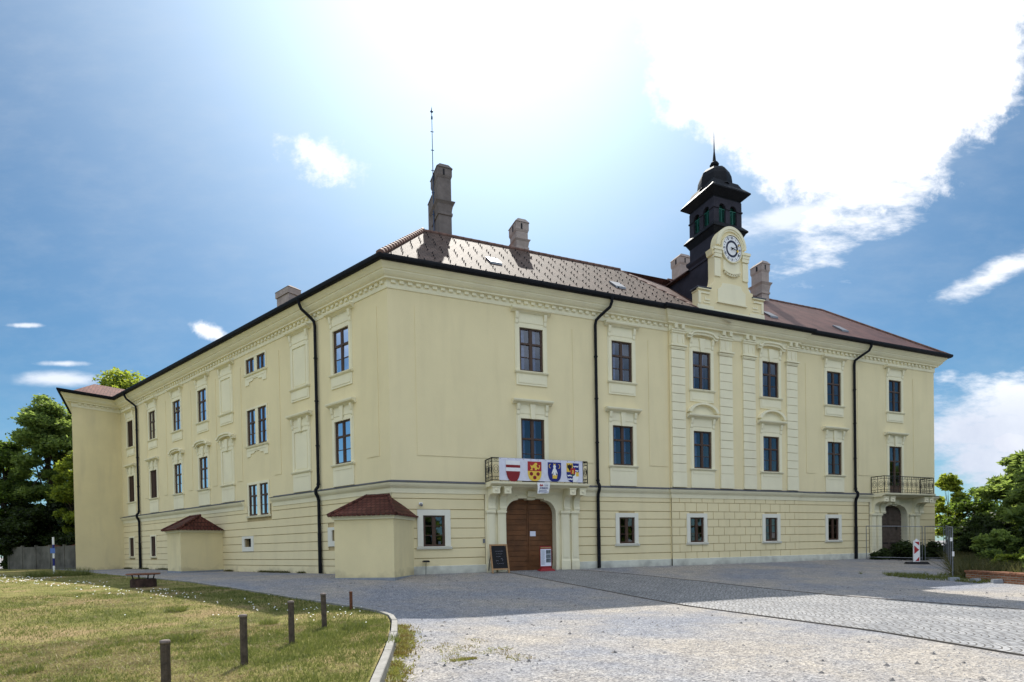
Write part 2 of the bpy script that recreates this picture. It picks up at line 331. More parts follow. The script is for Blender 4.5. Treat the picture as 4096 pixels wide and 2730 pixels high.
def ground_mat():
    m = bpy.data.materials.new('gravel'); m.use_nodes = True; nt = m.node_tree; N = nt.nodes; L = nt.links; b = N['Principled BSDF']
    b.inputs['Roughness'].default_value = .95; b.inputs['Specular IOR Level'].default_value = .1
    tc = N.new('ShaderNodeTexCoord')
    def noise(sc, d=6, r=.6, st=None):
        n = N.new('ShaderNodeTexNoise'); n.inputs['Scale'].default_value = sc; n.inputs['Detail'].default_value = d; n.inputs['Roughness'].default_value = r
        if st:
            mp = N.new('ShaderNodeMapping'); mp.inputs['Scale'].default_value = st; L.new(tc.outputs['Object'], mp.inputs[0]); L.new(mp.outputs[0], n.inputs['Vector'])
        else: L.new(tc.outputs['Object'], n.inputs['Vector'])
        return n.outputs['Fac']
    def ramp(f, p0, c0, p1, c1):
        c = N.new('ShaderNodeValToRGB'); L.new(f, c.inputs[0]); e = c.color_ramp.elements; e[0].position = p0; e[1].position = p1; e[0].color = (*c0, 1); e[1].color = (*c1, 1); return c.outputs[0]
    def mix(f, a, bb, t='MIX'):
        n = N.new('ShaderNodeMix'); n.data_type = 'RGBA'; n.blend_type = t
        if hasattr(f, 'links'): L.new(f, n.inputs[0])
        else: n.inputs[0].default_value = f
        L.new(a, n.inputs[6]); L.new(bb, n.inputs[7]); return n.outputs[2]
    big = ramp(noise(.22, 5, .65), .40, (.275, .29, .325), .60, (.39, .365, .33))
    fine = ramp(noise(38, 3, .7), .30, (.45, .45, .46), .68, (1.25, 1.25, 1.25))
    vo = N.new('ShaderNodeTexVoronoi'); vo.inputs['Scale'].default_value = 26; L.new(tc.outputs['Object'], vo.inputs['Vector'])
    peb = ramp(vo.outputs['Color'], .15, (.62, .62, .64), .85, (1.2, 1.18, 1.15))
    mid = ramp(noise(2.4, 6, .7), .35, (.82, .82, .84), .70, (1.1, 1.08, 1.04))
    dirt = ramp(noise(6, 8, .8), .60, (1, 1, 1), .72, (.6, .58, .52))
    c = mix(1.0, mix(1.0, mix(1.0, mix(1.0, big, fine, 'MULTIPLY'), peb, 'MULTIPLY'), mid, 'MULTIPLY'), dirt, 'MULTIPLY'); L.new(c, b.inputs['Base Color'])
    bp = N.new('ShaderNodeBump'); bp.inputs['Strength'].default_value = .7; bp.inputs['Distance'].default_value = .02
    L.new(vo.outputs['Distance'], bp.inputs['Height']); L.new(bp.outputs[0], b.inputs['Normal'])
    return m
Mt['gravel'] = ground_mat()
def cobble_mat():
    m = bpy.data.materials.new('cobbles'); m.use_nodes = True; nt = m.node_tree; N = nt.nodes; L = nt.links; b = N['Principled BSDF']
    b.inputs['Roughness'].default_value = .75; b.inputs['Specular IOR Level'].default_value = .3
    tc = N.new('ShaderNodeTexCoord')
    # scalloped setts: rows bent into arcs
    sp = N.new('ShaderNodeSeparateXYZ'); L.new(tc.outputs['Object'], sp.inputs[0])
    def mth(op, a, bb=0.0):
        n = N.new('ShaderNodeMath'); n.operation = op
        for i, q in enumerate((a, bb)):
            if hasattr(q, 'links'): L.new(q, n.inputs[i])
            else: n.inputs[i].default_value = q
        return n.outputs[0]
    arc = mth('MULTIPLY', mth('ABSOLUTE', mth('SINE', mth('MULTIPLY', sp.outputs[0], math.pi/1.05))), .42)
    yy = mth('ADD', sp.outputs[1], arc); cb = N.new('ShaderNodeCombineXYZ'); L.new(sp.outputs[0], cb.inputs[0]); L.new(yy, cb.inputs[1])
    nzw = N.new('ShaderNodeTexNoise'); nzw.inputs['Scale'].default_value = 3; L.new(tc.outputs['Object'], nzw.inputs['Vector'])
    sc = N.new('ShaderNodeVectorMath'); sc.operation = 'SCALE'; sc.inputs['Scale'].default_value = .06; L.new(nzw.outputs['Color'], sc.inputs[0])
    ad = N.new('ShaderNodeVectorMath'); ad.operation = 'ADD'; L.new(cb.outputs[0], ad.inputs[0]); L.new(sc.outputs[0], ad.inputs[1])
    br = N.new('ShaderNodeTexBrick'); L.new(ad.outputs[0], br.inputs['Vector']); br.inputs['Scale'].default_value = 1; br.inputs['Brick Width'].default_value = .125; br.inputs['Row Height'].default_value = .12
    br.inputs['Mortar Size'].default_value = .014; br.inputs['Mortar Smooth'].default_value = .4
    br.inputs['Color1'].default_value = (.20, .205, .215, 1); br.inputs['Color2'].default_value = (.33, .335, .34, 1); br.inputs['Mortar'].default_value = (.09, .085, .08, 1)
    nz = N.new('ShaderNodeTexNoise'); nz.inputs['Scale'].default_value = .7; nz.inputs['Detail'].default_value = 8; L.new(tc.outputs['Object'], nz.inputs['Vector'])
    cr = N.new('ShaderNodeValToRGB'); L.new(nz.outputs['Fac'], cr.inputs[0]); cr.color_ramp.elements[0].position = .3; cr.color_ramp.elements[1].position = .7; cr.color_ramp.elements[0].color = (.8, .8, .82, 1); cr.color_ramp.elements[1].color = (1.15, 1.12, 1.1, 1)
    mx = N.new('ShaderNodeMix'); mx.data_type = 'RGBA'; mx.blend_type = 'MULTIPLY'; mx.inputs[0].default_value = 1; L.new(br.outputs['Color'], mx.inputs[6]); L.new(cr.outputs[0], mx.inputs[7]); L.new(mx.outputs[2], b.inputs['Base Color'])
    bp = N.new('ShaderNodeBump'); bp.invert = True; bp.inputs['Strength'].default_value = .8; bp.inputs['Distance'].default_value = .02; L.new(br.outputs['Fac'], bp.inputs['Height']); L.new(bp.outputs[0], b.inputs['Normal'])
    return m
Mt['cobble'] = cobble_mat()
def grass_ground():
    m = bpy.data.materials.new('lawn_soil_and_turf'); m.use_nodes = True; nt = m.node_tree; N = nt.nodes; L = nt.links; b = N['Principled BSDF']
    b.inputs['Roughness'].default_value = .95; b.inputs['Specular IOR Level'].default_value = .05
    tc = N.new('ShaderNodeTexCoord')
    def noise(sc, d=6):
        n = N.new('ShaderNodeTexNoise'); n.inputs['Scale'].default_value = sc; n.inputs['Detail'].default_value = d; n.inputs['Roughness'].default_value = .65; L.new(tc.outputs['Object'], n.inputs['Vector']); return n.outputs['Fac']
    cr = N.new('ShaderNodeValToRGB'); L.new(noise(.55, 8), cr.inputs[0]); e = cr.color_ramp.elements; e[0].position = .36; e[0].color = (.12, .13, .04, 1); e[1].position = .62; e[1].color = (.31, .235, .12, 1)
    e2 = e.new(.5); e2.color = (.22, .21, .07, 1)
    c2 = N.new('ShaderNodeValToRGB'); L.new(noise(30, 4), c2.inputs[0]); e = c2.color_ramp.elements; e[0].position = .3; e[1].position = .7; e[0].color = (.4, .4, .4, 1); e[1].color = (1.4, 1.4, 1.4, 1)
    mx = N.new('ShaderNodeMix'); mx.data_type = 'RGBA'; mx.blend_type = 'MULTIPLY'; mx.inputs[0].default_value = 1; L.new(cr.outputs[0], mx.inputs[6]); L.new(c2.outputs[0], mx.inputs[7]); L.new(mx.outputs[2], b.inputs['Base Color'])
    bp = N.new('ShaderNodeBump'); bp.inputs['Strength'].default_value = .9; bp.inputs['Distance'].default_value = .05; L.new(noise(24, 6), bp.inputs['Height']); L.new(bp.outputs[0], b.inputs['Normal'])
    return m
Mt['lawn'] = grass_ground()
def grid_mesh(name, xs, ys, zf, m, keep=None):
    X, Y = np.meshgrid(xs, ys); Z = zf(X, Y); nx, ny = len(xs), len(ys)
    v = np.stack([X.ravel(), Y.ravel(), Z.ravel()], 1)
    f = [(j*nx+i, j*nx+i+1, (j+1)*nx+i+1, (j+1)*nx+i) for j in range(ny-1) for i in range(nx-1) if keep is None or keep((xs[i]+xs[i+1])/2, (ys[j]+ys[j+1])/2)]
    me = bpy.data.meshes.new(name); me.from_pydata(v.tolist(), [], f); me.materials.append(m); me.polygons.foreach_set('use_smooth', [True]*len(me.polygons))
    o = bpy.data.objects.new(name, me); S.collection.objects.link(o); return o
xs = np.concatenate([[-900, -400, -150, -80, -50], np.arange(-40, 60, 1.0), [60, 90, 160, 400, 900]])
ys = np.concatenate([[-900, -300, -120, -60, -40], np.arange(-32, 12, 1.0), [12, 20, 40, 80, 200, 500, 1200]])
tag(grid_mesh('ground', xs, ys, gz, Mt['gravel']), kind='structure')
# lawn sheet up to the kerb
def lawn_sheet():
    yv = np.concatenate([np.arange(-30, 0, .5), np.arange(0, 42.1, 2)]); rows = 26; v = []; f = []
    for y in yv:
        kx = kerb_x(y)
        for k in range(rows): 
            t = (k/(rows-1))**1.6; x = kx-.03-t*60; v.append((x, y, float(lawn_z(x, y))+.012))
    for j in range(len(yv)-1):
        for k in range(rows-1): a = j*rows+k; f.append((a, a+1, a+rows+1, a+rows))
    me = bpy.data.meshes.new('lawn'); me.from_pydata(v, [], f); me.materials.append(Mt['lawn']); me.polygons.foreach_set('use_smooth', [True]*len(f))
    o = bpy.data.objects.new('lawn', me); S.collection.objects.link(o); tag(o, kind='structure')
lawn_sheet()
def cobble_path():
    pts = [(.3, 5.25, 8.1), (-.9, 5.35, 9.0), (-3, 5.6, 10.2), (-6.5, 5.9, 11.1), (-11.4, 5.97, 11.7), (-17.5, 5.95, 11.9), (-22, 5.2, 11.6), (-30, 3.2, 10.5)]
    ys = np.concatenate([np.arange(-30, .0, .6), [0.0, .25]]); n = 12; v = []; f = []
    P = sorted(pts); py = [p[0] for p in P]
    for y in ys:
        a = np.interp(y, py, [p[1] for p in P]); b = np.interp(y, py, [p[2] for p in P])
        for k in range(n): x = a+(b-a)*k/(n-1); v.append((x, y, float(gz(x, y))+.012))
    for j in range(len(ys)-1):
        for k in range(n-1): a = j*n+k; f.append((a, a+1, a+n+1, a+n))
    me = bpy.data.meshes.new('cobbled_path'); me.from_pydata(v, [], f); me.materials.append(Mt['cobble'])
    o = bpy.data.objects.new('cobbled_path', me); S.collection.objects.link(o); tag(o, kind='structure')
    mb = MB()
    for col in (1, 2):
        L_ = [(P[i][col]+(0.04 if col == 2 else -.04), P[i][0]) for i in range(len(P))]
        for i in range(len(L_)-1):
            x0, y0 = L_[i]; x1, y1 = L_[i+1]; seg = max(1, int(math.hypot(x1-x0, y1-y0)/.9))
            for q in range(seg):
                a, b = q/seg, (q+.985)/seg
                A = (x0+(x1-x0)*a, y0+(y1-y0)*a); B = (x0+(x1-x0)*b, y0+(y1-y0)*b); zA = float(gz(*A)); zB = float(gz(*B)); w = .012
                mb.add([(A[0]-w, A[1], zA-.1), (A[0]+w, A[1], zA-.1), (B[0]+w, B[1], zB-.1), (B[0]-w, B[1], zB-.1), (A[0]-w, A[1], zA+.028), (A[0]+w, A[1], zA+.028), (B[0]+w, B[1], zB+.028), (B[0]-w, B[1], zB+.028)],
                       [(0,3,2,1),(4,5,6,7),(0,1,5,4),(1,2,6,5),(2,3,7,6),(3,0,4,7)])
    tag(mb.build('path_edging', mat('path_edge_steel', (.13, .115, .10), .8, .3, 4)), kind='structure')
cobble_path()
def kerb_stones():
    mb = MB(); pts = [p for p in KERB if -30 < p[1] < 11]
    prof = [(0, -.30), (.11, -.30), (.11, -.012), (.10, 0), (0, 0)]
    # resample at 1 m
    P = [Vector(p) for p in pts]; out = []; 
    for i in range(len(P)-1):
        n = max(1, round((P[i+1]-P[i]).length/1.0)); out += [P[i].lerp(P[i+1], k/n) for k in range(n)]
    out.append(P[-1])
    for i in range(len(out)-1):
        a, b = out[i], out[i+1]; d = (b-a); L_ = d.length; d.normalize(); n = Vector((d.y, -d.x))
        b2 = a+d*(L_-.012); 
        if d.x*0+1:
            vs = []
            for p in (a, b2):
                z = float(lawn_z(p.x, p.y))+.045+random.uniform(-.004, .004)
                nn = n if n.x > 0 else -n
                for dd, dz in prof: vs.append((p.x+nn.x*dd, p.y+nn.y*dd, z+dz))
            k = len(prof); mb.add(vs, [tuple(range(k)), tuple(range(2*k-1, k-1, -1))]+[(j, (j+1) % k, k+(j+1) % k, k+j) for j in range(k)])
    tag(mb.build('kerb', Mt['stone']), kind='structure')
kerb_stones()
# ================================================================== the palace
palace = thing('palace', 'pale yellow three-storey baroque palace with brown tiled roof and dark clock tower', 'palace', (0, 0, 0))
WL, LL = 36.95, 33.6          # lengths of the two fronts
RZ0, RZ1 = 14.85, 24.05       # projecting bay of the right front
# ---- openings: (centre, width, z bottom, z top)
RC = [6.81, 11.91, 16.95, 21.94, 27.29, 32.92]
UPZ = (9.53, 11.60); MIZ = (5.24, 7.28); GRZ = (1.23, 2.58); W_ = 1.23
R_op = [(c, W_, *UPZ) for c in RC]+[(c, W_, *(MIZ if i not in (0, 5) else (4.15, 7.28))) for i, c in enumerate(RC)]
R_gr = [(1.87, 1.0, 1.24, 2.63)]+[(c, .94, *GRZ) for c in (12.08, 16.50, 21.89, 27.13)]
GATES = [(6.63, 2.62), (32.70, 2.52)]
LC = dict(near=3.42, blind1=7.03, blind2=15.19, c4=18.5, c5=22.5, c6=26.9, c7=31.45)
LPAIR = (10.95, 12.20)
L_op = [(3.42, 1.28, *UPZ), (3.45, 1.28, *MIZ)]
for c in (18.5, 22.5, 26.9, 31.45): L_op += [(c, 1.26, *UPZ), (c, 1.26, *MIZ)]
for c in LPAIR: L_op += [(c, .94, 11.31, 12.15), (c, .94, 7.22, 9.24), (c, 1.02, 3.22, 4.98)]
L_gr = [(27.3, .9, .98, 2.44), (31.75, .95, .98, 2.44)]
L_hatch = [(12.95, .8, 1.44, 1.92), (4.30, .42, 1.60, 2.13)]
def skin(mb, T, s0, s1, z0, z1, ops, d, back):
    """front face with openings and their reveals"""
    xs = sorted({s0, s1} | {x for c, w, a, b in ops for x in (c-w/2, c+w/2) if s0 < x < s1})
    zs = sorted({z0, z1} | {z for c, w, a, b in ops for z in (a, b) if z0 < z < z1})
    for i in range(len(xs)-1):
        for j in range(len(zs)-1):
            mx, mz = (xs[i]+xs[i+1])/2, (zs[j]+zs[j+1])/2
            if any(abs(mx-c) < w/2 and a < mz < b for c, w, a, b in ops): continue
            mb.quad((xs[i], d, zs[j]), (xs[i+1], d, zs[j]), (xs[i+1], d, zs[j+1]), (xs[i], d, zs[j+1]), T=T)
    for c, w, a, b in ops:
        if not (s0 < c < s1): continue
        a_, b_ = max(a, z0), min(b, z1)
        if a_ >= b_: continue
        l, r = c-w/2, c+w/2
        mb.quad((l, d, a_), (l, back, a_), (l, back, b_), (l, d, b_), T=T); mb.quad((r, d, a_), (r, back, a_), (r, back, b_), (r, d, b_), T=T)
        if a >= z0: mb.quad((l, d, a), (r, d, a), (r, back, a), (l, back, a), T=T)
        if b <= z1: mb.quad((l, d, b), (r, d, b), (r, back, b), (l, back, b), T=T)
def courses(mb, T, s0, s1, zs, blocks, d0, d1, gap=.036, joints=None):
    for j in range(len(zs)-1):
        z0, z1 = zs[j]+(gap if j else 0), zs[j+1]
        iv = [(s0, s1)]
        for (l, r, a, b) in blocks:
            if a < z1-.02 and b > z0+.02:
                nv = []
                for (p, q) in iv:
                    if r <= p or l >= q: nv.append((p, q))
                    else:
                        if l > p: nv.append((p, l))
                        if r < q: nv.append((r, q))
                iv = nv
        for p, q in iv:
            if q-p < .03: continue
            if joints:
                js = [x for x in joints[j % 2] if p < x < q]; e = [p]+[x for x in js]+[q]
                for k in range(len(e)-1): mb.box(e[k]+(gap*.5 if k else 0), e[k+1]-(gap*.5 if k < len(e)-2 else 0), d0, d1, z0, z1, T=T)
            else: mb.box(p, q, d0, d1, z0, z1, T=T)
GZ = [.36, .69, 1.13, 1.58, 2.04, 2.47, 2.88, 3.36, 3.82]
def arch_poly(c, w, top, r=.62, n=8, z0=-.3):
    l, rr = c-w/2, c+w/2; pts = [(l, z0)]
    for k in range(n+1):
        a = math.pi*k/(2*n); pts.append((l+r*(1-math.cos(a)), top-.10-r*1.05+r*1.05*math.sin(a)))
    pts += [(l+r+.02, top-.02), (c-.20, top-.02), (c-.20, top-.08), (c+.20, top-.08), (c+.20, top-.02), (rr-r-.02, top-.02)]
    for k in range(n+1):
        a = math.pi*k/(2*n); pts.append((rr-r*(1-math.sin(a)), top-.10-r*1.05+r*1.05*math.cos(a)))
    pts.append((rr, z0)); return pts
mb = MB()
Z1 = 12.75
# right front: three stretches, the middle one proud
FB = -.28
def up(ops): return ops
skin(mb, FR, 0, RZ0, 3.80, Z1, R_op, 0, FB); skin(mb, FR, RZ0, RZ1, 3.80, Z1, R_op, .12, FB); skin(mb, FR, RZ1, WL, 3.80, Z1, R_op, 0, FB)
mb.quad((RZ0, 0, -.4), (RZ0, .12, -.4), (RZ0, .12, Z1), (RZ0, 0, Z1), T=FR); mb.quad((RZ1, 0, -.4), (RZ1, .12, -.4), (RZ1, .12, Z1), (RZ1, 0, Z1), T=FR)
gop = [(c, w+.12, -.6, 3.56) for c, w in GATES]
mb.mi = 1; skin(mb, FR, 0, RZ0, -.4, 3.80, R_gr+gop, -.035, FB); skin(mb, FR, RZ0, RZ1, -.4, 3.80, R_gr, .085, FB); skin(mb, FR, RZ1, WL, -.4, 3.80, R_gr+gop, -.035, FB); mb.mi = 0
blk = [(c-w/2-.02, c+w/2+.02, a-.02, b+.02) for c, w, a, b in R_gr]+[(4.28, 9.05, -1, 4), (30.35, 35.25, -1, 4)]
blk = blk[:len(R_gr)+2]+[(1.14, 2.60, 1.16, 2.46), (11.40, 12.76, 1.16, 2.46), (15.84, 17.16, 1.16, 2.46), (21.23, 22.55, 1.16, 2.46), (26.47, 27.79, 1.16, 2.46)]
courses(mb, FR, .02, RZ0, GZ, blk, -.04, 0); courses(mb, FR, RZ1, WL, GZ, blk, -.04, 0)
J1 = [RZ0+.50+.765*k for k in range(12)]; J2 = [RZ0+.12+.765*k for k in range(1, 12)]
courses(mb, FR, RZ0, RZ1, GZ, blk, .08, .12, gap=.032, joints=([x+.37 for x in J1], J1))
# left front
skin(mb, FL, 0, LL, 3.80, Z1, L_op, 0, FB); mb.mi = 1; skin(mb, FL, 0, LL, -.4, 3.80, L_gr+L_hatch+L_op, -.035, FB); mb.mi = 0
blkL = [(c-w/2-.02, c+w/2+.02, a-.02, b+.02) for c, w, a, b in L_gr]+[(12.3, 13.7, 1.18, 2.04), (4.02, 4.86, 1.19, 2.48), (10.2, 12.95, 3.0, 4.0), (26.75, 27.85, .85, 2.45), (31.2, 32.3, .85, 2.45)]
courses(mb, FL, .02, LL, [-.02]+GZ[1:] if False else [.0, .36]+GZ[1:], blkL, -.03, 0)
# raised flat fields between the windows
for a, b in ((1.18, 5.0), (9.05, 10.15), (13.55, 14.72), (24.9, 25.65), (29.4, 31.2), (34.75, 36.05)): mb.box(a, b, -.01, .022, 5.30, 11.88, T=FR)
for a, b in ((.75, 1.62), (9.05, 9.75), (13.35, 14.0), (16.6, 17.2), (20.2, 20.8), (24.4, 25.0), (28.0, 28.7)): mb.box(a, b, -.01, .022, 5.30, 11.9, T=FL)
# end and rear walls
BW = 9.5; ins = BW/math.tan((math.pi/2-ANG)/2) if False else None
half = (math.pi/2-ANG)/2; tB = BW/math.sin(half); bis = Vector((1+LD[0], LD[1])).normalized(); IC = bis*tB
mb.quad((WL, 0, -.4), (WL, BW, -.4), (WL, BW, 13.4), (WL, 0, 13.4)); mb.quad((WL, BW, -.4), (IC.x, IC.y, -.4), (IC.x, IC.y, 13.4), (WL, BW, 13.4))
e1 = FL(41, -BW, 0); mb.quad((IC.x, IC.y, -.4), (e1[0], e1[1], -.4), (e1[0], e1[1], 13.4), (IC.x, IC.y, 13.4))
mb.build('wall', [Mt['wall'], mat('groove_plaster', (.46, .36, .19), .95, .2, 2)], palace, recalc=False)  # recessed grooves coloured darker, for joint shadow as well as dirt
# plinth
mb = MB(); 
def strip(T, a, b, d): mb.side([(-.02, -.4), (d, -.4), (d, .345), (d-.02, .36), (-.02, .36)], a, b, T=T)
for a, b, d in ((.0, 4.36, .035), (9.22, RZ0, .035), (RZ1, 30.4, .035), (35.25, WL, .035), (RZ0, RZ1, .155)):
    mb = MB(); strip(FR, a, b, d); mb.build('plinth', Mt['plinth'], palace)
# dark interior seen through the panes
mb = MB(); mb.quad((.8, -1.6, 0), (WL-.3, -1.6, 0), (WL-.3, -1.6, 13.2), (.8, -1.6, 13.2), T=FR); mb.quad((1.0, -1.6, 0), (LL, -1.6, 0), (LL, -1.6, 13.2), (1.0, -1.6, 13.2), T=FL)
mb.quad((1.2, -.30, 3.85), (WL-.1, -.30, 3.85), (WL-.1, -1.6, 3.85), (1.2, -1.6, 3.85), T=FR)
mb.build('inner_wall', Mt['room'], palace, recalc=False)
# belt course with metal flashing
path = [FL(LL, 0, 0)[:2], (0, 0), (RZ0, 0), (RZ0, -.12), (RZ1, -.12), (RZ1, 0), (WL, 0), (WL, BW)]
A_ = [FL(LL, 0, 0)[:2], FL(13.25, 0, 0)[:2]]; B_ = [FL(10.0, 0, 0)[:2]]+path[1:]
bm_ = MB(); fm_ = MB()
for P in (A_, B_):
    bm_.sweep([(-.02, 3.62), (.03, 3.62), (.03, 3.66), (.05, 3.80), (.07, 3.84), (.10, 3.86), (.16, 3.93), (.20, 4.0), (.21, 4.075), (-.02, 4.10)], P)
    fm_.sweep([(-.01, 4.10), (.235, 4.062), (.24, 4.085), (.03, 4.145), (-.01, 4.19)], P)
bm_.build('string_course', Mt['trim'], palace); fm_.build('flashing', Mt['belt'], palace)
# main cornice
wj = FL(LL, 0, 0)[:2]; wing = [FL(LL+7, .9, 0)[:2], FL(LL, 3.2, 0)[:2]]
cpath = wing+[wj]+path[1:]
mb = MB(); mb.sweep([(-.02, 12.50), (.035, 12.50), (.045, 12.56), (.045, 12.84), (.20, 12.86), (.20, 12.93), (.24, 12.95), (.30, 13.0), (.38, 13.10), (.385, 13.16), (.42, 13.17), (.47, 13.24), (.56, 13.33), (.58, 13.40), (-.02, 13.42)], cpath)
def dentils(T, a, b, d, p=.37):
    n = int((b-a)/p)
    for k in range(n): 
        x = a+.1+p*k; mb.box(x, x+.20, d+.04, d+.125, 12.71, 12.845, T=T)
dentils(FR, .05, RZ0, 0); dentils(FR, RZ1, WL, 0); dentils(FL, .05, LL-.3, 0)
dentils(lambda s, d, z: FL(LL-d, s, z), .3, 3.2, 0)
mb.build('cornice', Mt['trim'], palace)
# wing at the far left end
mb = MB(); TW = lambda s, d, z: FL(LL+s, d, z)
mb.flat([(0, -.5), (0, 3.2), (7, .9), (7, -.5)], -.4, 13.0, T=TW); mb.build('wing_wall', Mt['annex'], palace)
# gutters
mb = MB(); gp = [wing[0], wing[1], wj, (0, 0), (RZ0, 0), (RZ0, -.12), (RZ1, -.12), (RZ1, 0), (WL, 0), (WL, BW)]
mb.sweep([(.50, 13.40), (.60, 13.38), (.70, 13.38), (.765, 13.43), (.79, 13.52), (.77, 13.60), (.50, 13.56)], gp)
mb.build('gutter', Mt['dark'], palace)
# ---------------------------------------------------------------- roof
SLP = .82; EZ = 13.52
hs = math.sin(half)
def bisp(t): return (bis.x*t, bis.y*t)
E0 = bisp(-.7/hs); RI = bisp(4.75/hs); EI = bisp((BW+.7)/hs)
rz = EZ+SLP*5.45; RB = 4.75
V1 = (15.0, RB, rz); V2 = (16.9, -.7, EZ)
mb = MB()
mb.quad((E0[0], E0[1], EZ), V2, V1, (RI[0], RI[1], rz))                      # front, left of the clock gable
hooks = MB()
def hookrow(x0, x1, y, off, step, dx=.018):
    x = x0+off
    while x < x1:
        z = EZ+SLP*(y+.7); hooks.add([(x-dx, y-.02, z), (x+dx, y-.02, z), (x+dx, y+.08, z+.06), (x-dx, y+.08, z+.06), (x-dx, y-.03, z+.08), (x+dx, y-.03, z+.08)], [(0,1,5,4),(4,5,2,3),(0,4,3),(1,2,5)]); x += step
for k in range(13):
    y = -.35+k*.39; t = (y+.7)/5.45; x0 = E0[0]+(RI[0]-E0[0])*t+.35; x1 = V2[0]+(V1[0]-V2[0])*t-.15
    hookrow(x0, x1, y, (.0, .36, .18)[k % 3], .72)
mb.mi = 0
lr = FL(LL+3.5, -RB, rz); ll = FL(LL+.2, .7, EZ); lin = FL(LL+3.5, -BW-.7, EZ)
lr0 = FL(LL+.2, -RB, rz)
mb.quad((E0[0], E0[1], EZ), (RI[0], RI[1], rz), lr0, ll)                     # left front slope
mb.quad((EI[0], EI[1], EZ), (RI[0], RI[1], rz), lr0, FL(LL+.2, -BW-.7, EZ))
mb.quad(ll, lr0, FL(LL+.2, -BW-.7, EZ))
for o_ in (mb.build('roof', Mt['tile'], palace, uvf=uv_slope),): roof = o_
hooks.build('snow_guard', Mt['black'], roof)['kind'] = 'stuff'
mb = MB(); xr = WL+.7; RR = (xr-5.45, RB)
mb.quad((18.6, -.7, EZ), (xr, -.7, EZ), (RR[0], RB, rz), (18.6, RB, rz))
mb.quad((xr, -.7, EZ), (xr, BW+.7, EZ), (RR[0], RB, rz)); mb.quad((RI[0], RI[1], rz), (RR[0], RB, rz), (xr, BW+.7, EZ), (EI[0], EI[1], EZ))
mb.build('roof', Mt['sheet'], palace, uvf=uv_slope)
mb = MB(); mb.quad((V2[0]+.02, V2[1], V2[2]-.01), (18.6, -.7, EZ-.35), (18.6, 4.65, rz-.52), (V1[0]+.02, V1[1], V1[2]-.01)); 
mb.quad((V1[0], V1[1], V1[2]-.01), (18.6, 4.65, rz-.52), (18.6, 5.2, rz-.5), (V1[0], 5.0, rz-.15))
mb.build('roof', Mt['tiledark'], palace, uvf=uv_slope)
# ridge and hip tiles
mb = MB()
def ridge_run(A, B, r=.12, step=.38):
    A, B = Vector(A), Vector(B); n = int((B-A).length/step); d = (B-A)/n
    for k in range(n):
        p = A+d*k; q = p+d*1.12; mb.tube([tuple(p+Vector((0, 0, -.02))), tuple(q+Vector((0, 0, .015)))], [r*1.12, r*.9], 8)
RUNS = [((E0[0], E0[1], EZ+.05), (RI[0], RI[1], rz), .15, .40), ((RI[0], RI[1], rz), V1, .10, .45), (V1, V2, .045, .8), ((xr, -.7, EZ+.02), (RR[0], RB, rz), .09, .5), ((18.6, RB, rz), (RR[0], RB, rz), .08, .6), ((RI[0], RI[1], rz), lr0, .11, .45)]
for rr in RUNS:
    mb = MB(); ridge_run(*rr); mb.build('ridge_tile', Mt['ridge'], roof, smooth=True)
# roof hatches
for x, y in ((5.5, 1.40), (12.5, 1.20), (23.1, .95), (28.9, .75)):
    z = EZ+SLP*(y+.7); m2 = MB(); m2.frustum((x-.30, x+.32, y-.35, y+.30), z-.28, (x-.30, x+.32, y-.36, y+.30), z-.05)
    m2.v = [(a, b, c+SLP*(b-y)+.16) for a, b, c in m2.v]
    m2.build('roof_hatch', Mt['grey'], palace)
# wing roof
mb = MB(); e = .38; wz = 13.45
c = [TW(-e, 3.2+e, wz), TW(7, .9+e, wz), TW(7, -4.5, wz), TW(-e, -4.5, wz)]; apx = TW(3.0, .9, 15.3); ap2 = TW(3.0, -4.5, 15.3)
mb.quad(c[0], apx, ap2, c[3]); mb.quad(c[0], c[1], apx); mb.quad(c[1], c[2], ap2, apx)
mb.build('wing_roof', Mt['winetile'], palace, uvf=uv_slope)
# soffit board closing the roof underside
mb = MB(); mb.sweep([(-.1, 13.40), (.6, 13.40), (.6, 13.44), (-.1, 13.44)], gp[1:]); mb.build('eaves_board', Mt['trim'], palace)
# ---------------------------------------------------------------- downpipes
def downpipe(T, s, d0, top=13.45, off=.62, dt=.12, lean=0.0, zb=.02):
    mb = MB(T)
    mb.tube([(s+off, .72, top), (s+off, .70, top-.22), (s+off*.93, .60, top-.45), (s+off*.35, d0+.30, top-.80), (s+.04, d0+.14, top-1.0), (s, d0+dt, top-1.25), (s, d0+dt, 8.5), (s, d0+dt, 4.45)], .075, 10)
    mb.tube([(s, d0+dt, 4.5), (s, d0+dt+.02, 4.3), (s, d0+dt+.15, 4.15), (s, d0+dt+.15, 3.98), (s, d0+dt+.03, 3.75), (s, d0+dt, 3.6), (s, d0+dt, 1.9)], .08, 10)
    mb.tube([(s, d0+dt, 2.0), (s, d0+dt, zb)], .092, 10)
    mb.tube([(s+off, .72, top+.02), (s+off, .72, top-.12)], [.12, .085], 10)
    for z in (1.95, 4.4, 6.3, 8.5, 10.6): mb.tube([(s, d0+dt, z), (s, d0+dt, z+.05)], .10, 10)
    mb.build('downpipe', Mt['dark'], palace, smooth=False)
downpipe(FR, 10.32, 0); downpipe(FR, 29.0, 0, off=.75); downpipe(FL, 5.42, 0, off=.40); downpipe(FL, 29.75, 0, off=.55)
